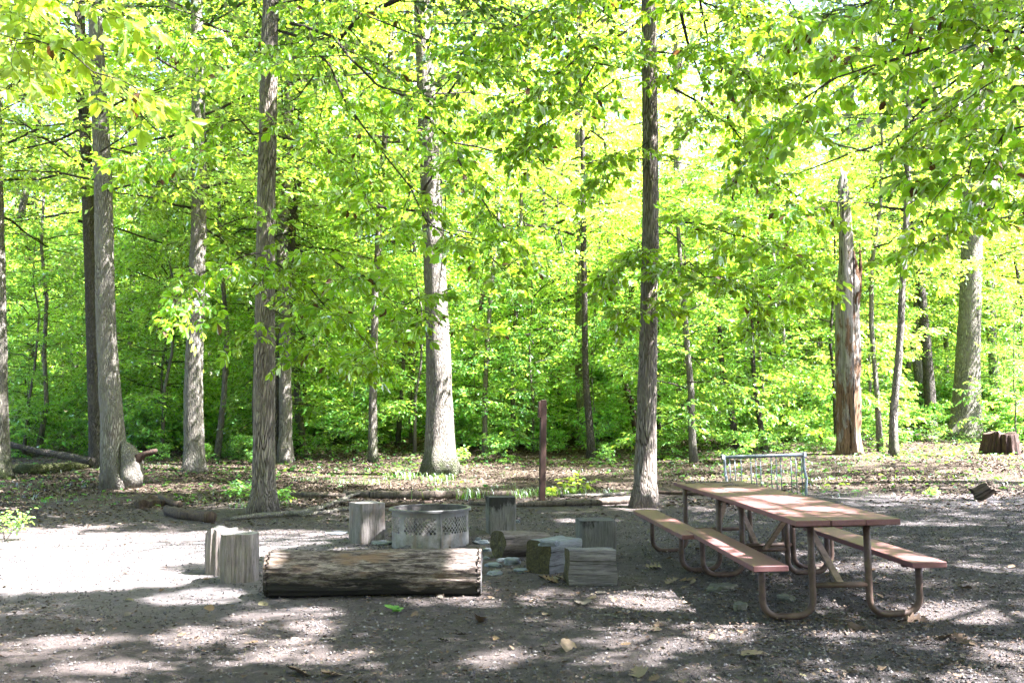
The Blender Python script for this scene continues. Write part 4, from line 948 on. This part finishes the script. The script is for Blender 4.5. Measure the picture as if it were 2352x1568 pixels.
block('timber_block', 'lying grey timber block with mossy black end and a stone on top', 'wooden seat', [mat_wood('wood_timber_cool', (0.09, 0.094, 0.098), (0.19, 0.198, 0.205), char=.08), WOOD_END], sq(.155, .165, 7), .52,
      loc=(c.x - .01, c.y + .14, tz(c.x, c.y) + .155), rot=axis_rot((.66, .75, 0), roll=.04), seed=10, rough=.02, endmat=1, groove=.015, group=STG, chip=.02)
c = gnd(1356, 1345)
block('timber_block', 'nearest timber block with clear horizontal grain and a split corner', 'wooden seat', [WOOD_TIMBER, WOOD_END], sq(.165, .17, 8), .44,
      loc=(c.x - .21, c.y + .13, tz(c.x, c.y) + .155), rot=axis_rot((.995, .10, -.01), roll=-.05), seed=12, rough=.022, endmat=1, groove=.02, group=STG, chip=.02)

def lump(name, label, cat, mat, loc, size, seed, flat=.5, rotz=0, group=None, sub=3, tiltx=0.0):
    import bmesh
    bm = bmesh.new(); bmesh.ops.create_icosphere(bm, subdivisions=sub, radius=1)
    for v in bm.verts:
        p = v.co.copy(); q = 1 + .35 * mnoise.noise(p * 1.3 + Vector((seed, 0, 0))) + .12 * mnoise.noise(p * 3.5 + Vector((0, seed, 0)))
        v.co = Vector((p.x * size[0] * q, p.y * size[1] * q, max(-.6, min(.62 + .1 * p.x, p.z * (1.1))) * size[2] * q))
    me = bpy.data.meshes.new(name); bm.to_mesh(me); bm.free(); me.materials.append(mat)
    o = link(bpy.data.objects.new(name, me)); o.location = loc; o.rotation_euler = (tiltx, 0, rotz)
    return tag(o, label, cat, group)
ST = [(1106, 1249, 40, 13), (1120, 1266, 24, 10), (1132, 1302, 46, 12), (1177, 1296, 40, 24), (1136, 1321, 46, 14), (1197, 1314, 38, 12), (1152, 1289, 24, 9), (1117, 1285, 20, 9), (878, 1249, 58, 9), (773, 1226, 50, 6), (1188, 1200, 16, 9), (1098, 1240, 16, 9)]
labs = ['broad pale slate leaning against the fire ring', 'small slate tucked under the hollow log end', 'wide flat bluish slate between long log and timber blocks', 'tall rounded bluish stone in the middle of the slates', 'nearest thin flat slab beside the long log end',
        'flat slate touching the mossy-ended timber block', 'little slate under the short log', 'small slate wedged at the hollow log base', 'bright flat slate left of the fire ring base', 'thin sunlit slab left of the square-cut block', 'small pale stone right of the charred upright block', 'small dark stone at the fire ring edge']
for k, ((px, py, w, h), lb) in enumerate(zip(ST, labs)):
    c = gnd(px, py); D = c.y; hw = w * D / F / 2; hh = h * D / F * .6
    lump('slate_stone', lb, 'stone', SLATE, (c.x, c.y + hw * .35, c.z + hh * .35), (hw, hw * .75, hh), k * 3.1, rotz=k * 1.1, group='slate stones around the fire ring')
lump('slate_stone', 'small pale stone resting on top of the mossy-ended timber block', 'stone', SLATE, (*(at(1260, 1231, 9.75)[:2]), tz(.3, 9.7) + .345), (.10, .07, .045), 44, rotz=.3)
for k, (px, py, w, h, lb) in enumerate([(1662, 1356, 68, 22, 'wide mossy rock under the near picnic bench'), (1702, 1404, 40, 30, 'squarish yellow-brown rock in front of the near picnic table leg'), (1806, 1380, 50, 20, 'greenish flat rock beneath the near tabletop'), (1634, 1300, 46, 14, 'flat grey rock under the bench joint')]):
    c = gnd(px, py); D = c.y; hw = w * D / F / 2; hh = h * D / F * .6
    lump('rock', lb, 'rock', ROCK, (c.x, c.y + hw * .3, c.z + hh * .3), (hw, hw * .7, hh), 60 + k * 2.3, rotz=k)

def log_px(name, label, cat, pts, wpx, mat, n=12, rough=.25, seed=0, lift=.45, group=None, sub=None):
    """A log or branch lying along ground positions of the photo, wpx wide."""
    P, Rr = [], []
    for i, (px, py) in enumerate(pts):
        g = gnd(px, py); w = wpx[i] if hasattr(wpx, '__len__') else wpx; r = w * g.y / F / 2
        P.append(Vector((g.x, g.y + r, g.z + r * 2 * lift))); Rr.append(r)
    base = Vector((P[0].x, P[0].y, tz(P[0].x, P[0].y)))
    P2, R2 = densify(P, Rr, .15)
    mb = MB(); tube(mb, [p - base for p in P2], R2, n, rough=rough, seed=seed)
    for (i, d, L, r) in (sub or []):
        q = P[i] - base; d = Vector(d).normalized(); tube(mb, [q, q + d * L * .5 + Vector((.01, .02, .02)), q + d * L], [r, r * .8, r * .5], 7, rough=.2, seed=seed)
    o = mb.build(name, mat); o.location = base
    return tag(o, label, cat, group)
log_px('fallen_log', 'long split dark log lying behind the fire ring, just left of the post', 'log', [(790, 1142), (900, 1146), (1000, 1148), (1100, 1143), (1182, 1139)], [16, 20, 21, 17, 12], WOOD_OLD, seed=1)
log_px('fallen_log', 'thinner pale-ended log left of the split dark log', 'log', [(664, 1139), (730, 1143), (792, 1144)], [10, 13, 12], WOOD_OLD, seed=2)
log_px('border_log', 'slender winding log bordering the gravel from fire ring to the furrowed trunk', 'log', [(1080, 1160), (1200, 1164), (1290, 1162), (1380, 1160), (1448, 1156)], [10, 12, 14, 16, 18], WOOD_OLD, seed=3)
log_px('fallen_log', 'thin dark log just behind the left of the fire ring', 'log', [(812, 1172), (860, 1166), (910, 1165), (990, 1158)], [7, 10, 11, 9], WOOD_ROT, seed=4)
log_px('fallen_branch', 'thin grey branch on the ground left of the furrowed trunk at the tables', 'branch', [(1290, 1142), (1360, 1142), (1410, 1139), (1446, 1132)], [7, 9, 8, 5], BRANCH_DEAD, seed=5)
log_px('fallen_branch', 'pale forked branch lying from the nearest brown trunk towards the fire ring', 'branch', [(530, 1196), (600, 1190), (660, 1186), (710, 1178), (760, 1162), (800, 1146), (828, 1134)], [10, 13, 13, 12, 11, 10, 8], BRANCH_DEAD, n=9, seed=6, sub=[(2, (.25, -.1, -.02), .28, .04), (4, (.9, .4, .12), .5, .03), (5, (.7, .7, .2), .3, .03)])
log_px('fallen_branch', 'second pale branch crossing behind the forked branch', 'branch', [(690, 1187), (740, 1182), (800, 1172), (880, 1168)], [9, 10, 9, 7], BRANCH_DEAD, n=9, seed=7)
log_px('fallen_branch', 'dark thin log behind the far end of the picnic tables', 'log', [(1505, 1134), (1560, 1136), (1640, 1138)], [8, 9, 7], WOOD_ROT, seed=8)
log_px('log_stub', 'short rotten dark log with ragged end lying on bare dirt', 'log', [(380, 1182), (410, 1192), (445, 1196), (482, 1201)], [22, 24, 23, 26], WOOD_ROT, seed=9, rough=.4)
log_px('wood_slab', 'broken grey slab of bark leaning beside the low rotten stump', 'wood piece', [(362, 1150), (380, 1160), (412, 1166)], [18, 17, 14], WOOD_ROT, seed=10, rough=.5)
c = gnd(328, 1166); block('rotten_stump', 'low rotten stump remnant with jagged grooves left of the rotten dark log', 'stump', WOOD_ROT, rd(.26, (.2, 3, 0), (.12, 5, 2)), .13, 1.0, loc=(c.x, c.y + .2, c.z - .02), seed=14, rough=.12, chip=.1, groove=.2)
log_px('fallen_log', 'large mossy dark log beside the leftmost trunk', 'log', [(24, 1088), (80, 1090), (140, 1084), (200, 1075)], [22, 26, 22, 16], mat_bark('moss_log', (0.03, 0.03, 0.02), (0.10, 0.11, 0.04), 1, .6), seed=11)
mb = MB(); A = at(18, 1018, 24.5); B = at(212, 1060, 23.0)
Pm, Rm = densify([A, A.lerp(B, .35) + Vector((0, 0, -.03)), A.lerp(B, .7), B], [.06, .075, .085, .09], .2)
tube(mb, [p - B for p in Pm], Rm, 12, rough=.25, seed=4)
o = mb.build('fallen_log', BARK_DARK); o.location = B; tag(o, 'grey fallen trunk slanting down behind the mossy dark log', 'log')
c = gnd(2318, 1043); block('tree_stump', 'broad reddish rotten stump with hollow side at the right edge', 'stump', [WOOD_RED, WOOD_ROT], rd(.43 * c.y / 24, (.12, 3, 0), (.08, 7, 1)), .62 * c.y / 27, .82, loc=(c.x, c.y + .3, c.z - .05), seed=15, rough=.07, chip=.3, groove=.35, endmat=1, nu=90, fine=.05)
c = gnd(2252, 1148); block('wood_chunk', 'knobbly broken chunk of wood on the gravel at the right', 'wood piece', WOOD_OLD, rd(.13, (.2, 3, 0), (.1, 5, 2)), .34, .7, loc=(c.x - .1, c.y, c.z + .10), rot=axis_rot((.45, -.5, .35)), seed=17, rough=.15, chip=.1, groove=.2)
c = gnd(2130, 1092)

# ------------------------------------------------------------------ fire ring
def fire_ring():
    ctr = gnd(991, 1262); R, H = .475, .475; cy = ctr.y + R
    cx = (991 - 1176) / F * cy; z0 = tz(cx, cy) - .02
    root = thing('fire_ring', 'round grey steel fire ring with diamond lattice openings and sooty rim', 'fire ring', loc=(cx, cy, z0), rot=(0, -.008, 0))
    N = 66; NC = 6; za, zb = .18, .405; rows = 4; ch = (zb - za) / rows; cw = 2 * math.pi / N
    th = .005
    def P(a, z, r): return (r * math.cos(a), r * math.sin(a), z)
    mb = MB()
    for r, flip in ((R, 1), (R - th, -1)):
        def q(pts):
            if flip < 0: pts = pts[::-1]
            mb.add([P(a, z, r) for a, z in pts], [tuple(range(len(pts)))], 1 if flip < 0 else 0)
        for i in range(N):
            a0, a1 = i * cw, (i + 1) * cw
            for (s, e) in ((0, za), (zb, H)):
                q([(a0, s), (a0 + cw / 2, s), (a0 + cw / 2, e), (a0, e)]); q([(a0 + cw / 2, s), (a1, s), (a1, e), (a0 + cw / 2, e)])
        for stag in (0, 1):
            for j in range(rows if stag == 0 else rows + 1):
                for i in range(N):
                    ca = (i + .5 * (stag == 0) + .0) * cw; cz = za + (j + (.5 if stag == 0 else 0)) * ch
                    ph = (ca / (2 * math.pi) * NC + .16) % 1.0
                    hole = .06 < ph < .86 and za < cz < zb and cz + .001 < zb
                    u, d, l, g = (ca, cz + ch / 2), (ca, cz - ch / 2), (ca - cw / 2, cz), (ca + cw / 2, cz)
                    if stag == 1 and j == 0: q([l, g, u]); continue
                    if stag == 1 and j == rows: q([l, d, g]); continue
                    if not hole: q([l, d, g, u]); continue
                    s = .83; ins = lambda p: (ca + (p[0] - ca) * s, cz + (p[1] - cz) * s)
                    o4 = [l, d, g, u]; i4 = [ins(p) for p in o4]
                    for m in range(4):
                        q([o4[m], o4[(m + 1) % 4], i4[(m + 1) % 4], i4[m]])
                        if flip > 0:
                            A_, B_ = i4[m], i4[(m + 1) % 4]
                            mb.add([P(*A_, R), P(*B_, R), P(*B_, R - th), P(*A_, R - th)], [(0, 1, 2, 3)])
    mb.build('wall', [STEEL, SOOT], root, smooth_shade=False)
    mb = MB(); prof = [(R - .012, H - .004), (R - .012, H + .006), (R + .030, H + .006), (R + .034, H), (R + .034, H - .022), (R + .028, H - .022), (R + .026, H - .004)]
    n = 96; V = [(r * math.cos(2 * math.pi * i / n), r * math.sin(2 * math.pi * i / n), z) for i in range(n) for r, z in prof]; m = len(prof)
    mb.add(V, [(i * m + j, i * m + (j + 1) % m, ((i + 1) % n) * m + (j + 1) % m, ((i + 1) % n) * m + j) for i in range(n) for j in range(m)])
    mb.build('rim', RIM, root, smooth_shade=False)
    mb = MB(); ra, rb = R + .001, R + .012
    for a in (-1.23, 1.9):
        box(mb, (math.cos(a) * (R + .004), math.sin(a) * (R + .004), H / 2 - .01), (.012, .014, H - .04), Matrix.Rotation(a, 3, 'Z'))
    mb.build('seam', STEEL, root)
    mb = MB()
    for k, a in enumerate((-1.9, .8)):
        mb2 = Matrix.Rotation(a, 3, 'Z'); box(mb, (math.cos(a) * (R - .02), math.sin(a) * (R - .02), .23), (.02, .03, .3), mb2, bev=.003)
    mb.build('bracket', SOOT, root)
    o = lump('ash_bed', 'grey ash and charcoal heaped inside the fire ring', 'ash', SOOT, (cx, cy, z0 + .05), (R * .92, R * .92, .13), 3, sub=4)
    for k in range(5):
        a = k * 1.3 + .4; b_ = MB(); r_ = .2
        p0 = Vector((r_ * math.cos(a), r_ * math.sin(a), .15)); p1 = Vector((-.1 * math.cos(a + .9), -.12 * math.sin(a + .5), .22 + .02 * k))
        tube(b_, [p0, (p0 + p1) / 2 + Vector((0, 0, .01)), p1], [.03, .034, .025], 8, rough=.4, seed=k)
        o = b_.build('charred_stick', SOOT); o.location = (cx, cy, z0 - .02)
        tag(o, 'charred piece of firewood lying in the ash inside the fire ring', 'firewood', 'burnt firewood in the fire ring')
fire_ring()

# ------------------------------------------------------------------ picnic tables
def picnic_table(label, loc, rz, length, seed, BX=.585, bl=(0, 0, 0, 0), fy=(.22, -.24)):
    tilt = -math.atan(.018)
    root = thing('picnic_table', label, 'picnic table', loc=loc, rot=(0, tilt, rz), group='brown picnic tables standing end to end')
    rr = random.Random(seed); W = .78; TH = .042; H = .76
    mb = MB(); widths = [.255, .255, .255]; x = -W / 2
    for k, w in enumerate(widths):
        g = .0065; e0, e1 = rr.uniform(-.006, .006), rr.uniform(-.006, .006)
        box(mb, (x + w / 2, length / 2 + (e0 + e1) / 2, H - TH / 2 + rr.uniform(-.001, .001)), (w, length + e0 - e1, TH), bev=.004); x += w + g
    mb.build('tabletop', PAINT, root, smooth_shade=False)
    BH, BW = .44, .26
    for s in (-1, 1):
        b0, b1 = (bl[0], length + bl[1]) if s < 0 else (bl[2], length + bl[3])
        mb = MB(); box(mb, (s * BX, (b0 + b1) / 2, BH - TH / 2), (BW, b1 - b0, TH), Matrix.Rotation(rr.uniform(-.004, .004), 3, 'Z'), bev=.004)
        mb.build('bench_seat', PAINT, root, smooth_shade=False)
    for e, y in enumerate((fy[0], length + fy[1])):
        for s in (-1, 1):
            xi, xo = BX - .37, BX + .015; rc = .125; pts = []
            pts += [Vector((s * xo, y, BH - TH)), Vector((s * xo, y, .30)), Vector((s * xo, y, rc + .03))]
            for k in range(1, 7):
                a = k / 6 * math.pi / 2; pts.append(Vector((s * (xo - rc + rc * math.cos(a)), y, rc + .03 - rc * math.sin(a))))
            for k in range(0, 7):
                a = k / 6 * math.pi / 2; pts.append(Vector((s * (xi + rc - rc * math.sin(a)), y, rc + .03 - rc * math.cos(a))))
            pts += [Vector((s * xi, y, .4)), Vector((s * xi, y, H - TH))]
            mb = MB(); tube(mb, pts, .0265, 14); mb.build('leg', PIPE, root)
        mb = MB(); tube(mb, [(-(BX - .37), y, .255), (BX - .37, y, .255)], .022, 12); mb.build('crossbar', PIPE, root)
        mb = MB(); box(mb, (0, y, H - TH - .016), (.72, .04, .03), bev=.003); 
        for s in (-1, 1): box(mb, (s * BX, y, BH - TH - .012), (.22, .05, .02), bev=.003)
        mb.build('cleat', PIPE, root)
        yc = length / 2 + (-.12 if e == 0 else .12)
        A, B = Vector((.0, y, .26)), Vector((0, yc, H - TH - .01)); d = B - A
        R3 = d.to_track_quat('Y', 'Z').to_matrix(); mb = MB(); box(mb, (A + B) / 2, (.055, d.length, .022), R3, bev=.003)
        mb.build('brace', mat_brace, root)
    return root
mat_brace = mat_simple('brace_wood', (0.10, 0.07, 0.045), (0.22, 0.16, 0.11), 14, .8, .3)
picnic_table('nearer brown picnic table with sun patches across its three-board top', (2.49, 7.40, tz(2.49, 7.6)), math.radians(2.0), 2.44, 1)
picnic_table('farther brown picnic table with twigs lying on its far end', (2.435, 9.87, tz(2.4, 10.5) - .012), math.radians(3.4), 2.0, 2, BX=.74, bl=(-.42, .08, .1, .05), fy=(.12, -.45))
def twig(label, pts, r, mat=BRANCH_DEAD, sub=None):
    b0 = Vector(pts[0]); mb = MB(); P, Rr = densify([Vector(p) for p in pts], [r * (1 - .5 * i / (len(pts) - 1)) for i in range(len(pts))], .03)
    tube(mb, [p - b0 for p in P], Rr, 6, rough=.3)
    for s in sub or []: tube(mb, [Vector(p) - b0 for p in s], [r * .7, r * .5, r * .3][:len(s)], 5)
    o = mb.build('twig', mat); o.location = b0; return tag(o, label, 'twig')
zt = tz(2.4, 10.5) + .76
twig('straight pale twig on the far end of the farther tabletop', [(1.98, 11.45, zt), (2.15, 11.50, zt + .004), (2.38, 11.48, zt + .004), (2.55, 11.50, zt + .003)], .009)
twig('forked grey twig on the farther tabletop', [(2.30, 10.95, zt), (2.40, 11.02, zt + .006), (2.50, 11.0, zt + .004), (2.62, 11.05, zt + .006)], .008, sub=[[(2.40, 11.02, zt), (2.42, 11.12, zt + .01), (2.47, 11.18, zt + .01)]])
rt = random.Random(3)
for k in range(46):
    y = 5.0 + 7 * rt.random(); x = rt.uniform(-.5, .5) * y; a = rt.uniform(0, 6.28); L = rt.uniform(.05, .16); z = tz(x, y)
    o = twig('thin short twig dropped on the bare foreground dirt', [(x, y, z + .005), (x + L * .5 * math.cos(a), y + L * .5 * math.sin(a), z + .011), (x + L * math.cos(a + .35), y + L * math.sin(a + .35), z + .005)], rt.uniform(.002, .0045), rt.choice([BRANCH, BRANCH_DEAD]))
    o['group'] = 'short twigs dropped on the dirt'
g = gnd(1360, 1415); h = gnd(1450, 1420)
twig('long pale twig on the dirt in front of the timber blocks', [(g.x, g.y, g.z + .01), (g.x + .12, g.y - .02, g.z + .014), (h.x - .1, h.y, h.z + .01), (h.x, h.y, h.z + .01)], .008)
g = gnd(735, 1470); h = gnd(790, 1462)
twig('small forked twig on the dirt in front of the long log', [(g.x, g.y, g.z + .01), ((g.x + h.x) / 2, g.y - .04, g.z + .02), (h.x, h.y, h.z + .012)], .007)
for k, (px, py) in enumerate([(525, 1548), (1120, 1490), (260, 1500), (1800, 1530), (2060, 1500), (1240, 1450)]):
    g = gnd(px, py); a = k * 1.1
    o = twig('thin short twig dropped on the bare foreground dirt', [(g.x, g.y, g.z + .006), (g.x + .06 * math.cos(a), g.y + .06 * math.sin(a), g.z + .012), (g.x + .13 * math.cos(a + .3), g.y + .13 * math.sin(a + .3), g.z + .006)], .004)
    o['group'] = 'short twigs dropped on the dirt'

# ------------------------------------------------------------------ post
g = gnd(1245, 1150); D = g.y
root = thing('trail_post', 'square dark brown wooden post with a small box near its top', 'post', loc=(g.x, g.y + .05, g.z - .05), rot=(.0, math.radians(1.0), math.radians(12)))
ph = (1150 - 917) * D / F
mb = MB(); box(mb, (0, 0, ph / 2), (.105, .105, ph + .05), bev=.006); mb.build('shaft', POST, root, smooth_shade=False)
mb = MB(); box(mb, (-.075, -.01, ph - .155), (.045, .09, .30), bev=.004); mb.build('box', POSTBOX, root, smooth_shade=False)

# ------------------------------------------------------------------ bike rack
def bike_rack():
    D = 16.6; xl, xr = (1663 - 1176) / F * D, (1846 - 1176) / F * D; yaw = .05
    cx = (xl + xr) / 2; z0 = tz(cx, D); w = xr - xl
    root = thing('bike_rack', 'grey galvanised bike rack with thin upright bars beyond the picnic tables', 'bike rack', loc=(cx, D, z0), rot=(0, -.03, yaw))
    H = CAM_Z - z0 - (1046 - 955) / F * D
    r = .024
    mb = MB(); tube(mb, [(-w / 2 - .04, 0, H), (w / 2 + .04, 0, H)], .029, 12); mb.build('top_rail', GALV, root)
    mb = MB(); tube(mb, [(-w / 2, 0, .10), (w / 2, 0, .10)], .022, 12); mb.build('bottom_rail', GALV, root)
    for s in (-1, 1):
        pts = [(s * w / 2, 0, H), (s * w / 2, -.0, H - .15), (s * w / 2, -.02, H - .28), (s * w / 2 - .0, -.10, H - .40), (s * w / 2 - .04, -.17, H - .52), (s * w / 2 - .05, -.18, .12), (s * w / 2 - .05, -.14, .04), (s * w / 2 - .05, .02, .02), (s * w / 2 - .05, .40, .03)]
        P, Rr = densify([Vector(p) for p in pts], [r] * len(pts), .06); mb = MB(); tube(mb, P, Rr, 12); mb.build('end_leg', GALV, root)
        mb = MB(); box(mb, (s * (w / 2 + .02), 0, H), (.05, .085, .085), bev=.008); mb.build('end_cap', mat_cap, root)
    xs = [i / 14 for i in (.9, 1.8, 2.9, 4.6, 5.5, 6.3, 8.2, 9.1, 9.9, 11.7, 12.6, 13.6)]
    for t in xs:
        mb = MB(); tube(mb, [(-w / 2 + t * w, 0, .10), (-w / 2 + t * w, 0, H - .01)], .009, 8); mb.build('bar', GALV, root)
mat_cap = mat_simple('cap_steel', (0.06, 0.07, 0.09), (0.14, 0.16, 0.18), 9, .5, .1)
bike_rack()

# ------------------------------------------------------------------ single small plants
def plant(name, label, px, py, h, nl, leaf, seed, mat=LEAF_LOW, spread=.25):
    g = gnd(px, py); rng = np.random.default_rng(seed); lm = bm = MB()
    root = thing(name, label, 'plant', loc=g)
    n = 5; limbs = []
    for i in range(n):
        a = i * 2.4; e = rng.uniform(.6, 1.3); d = np.array([math.cos(a) * math.cos(e), math.sin(a) * math.cos(e), math.sin(e)]); P = np.zeros(3); pts = [P]
        for j in range(4): P = P + d * h * rng.uniform(.7, 1) / 4; pts.append(P)
        limbs.append(pts)
    foliage(lm, bm, limbs, .004, rng, sub=nl, tw=2, per=3, sub_len=.3, tw_len=spread * h, leaf=leaf, wr=.6, tilt=.4, start=.25)
    lm.build('foliage', [mat, BRANCH], root)
plant('weed', 'sunlit pale bushy weed at the left edge of the clearing', 12, 1243, .48, 8, .055, 1, LEAF_LOW, .3)
plant('seedling', 'bright green broad-leaved seedling right of the brown post', 1325, 1136, .42, 3, .11, 2, LEAF_BRIGHT, .3)
plant('seedling', 'leafy green seedling at the foot of the nearest brown trunk, on its left', 562, 1150, .42, 6, .09, 3, LEAF_LOW, .4)
plant('seedling', 'small round-leaved seedling right of the nearest brown trunk', 642, 1160, .34, 4, .10, 4, LEAF_LOW, .35)
plant('seedling', 'pale leafy seedling at the right foot of the large central tree', 1045, 1078, .6, 6, .12, 5, LEAF_LOW, .35)
plant('seedling', 'small green seedling beside the brown post base', 1262, 1140, .18, 4, .07, 6, LEAF_BRIGHT, .4)
plant('seedling', 'little plant on the gravel right of the picnic tables', 2140, 1140, .15, 3, .06, 7, LEAF_LOW, .4)
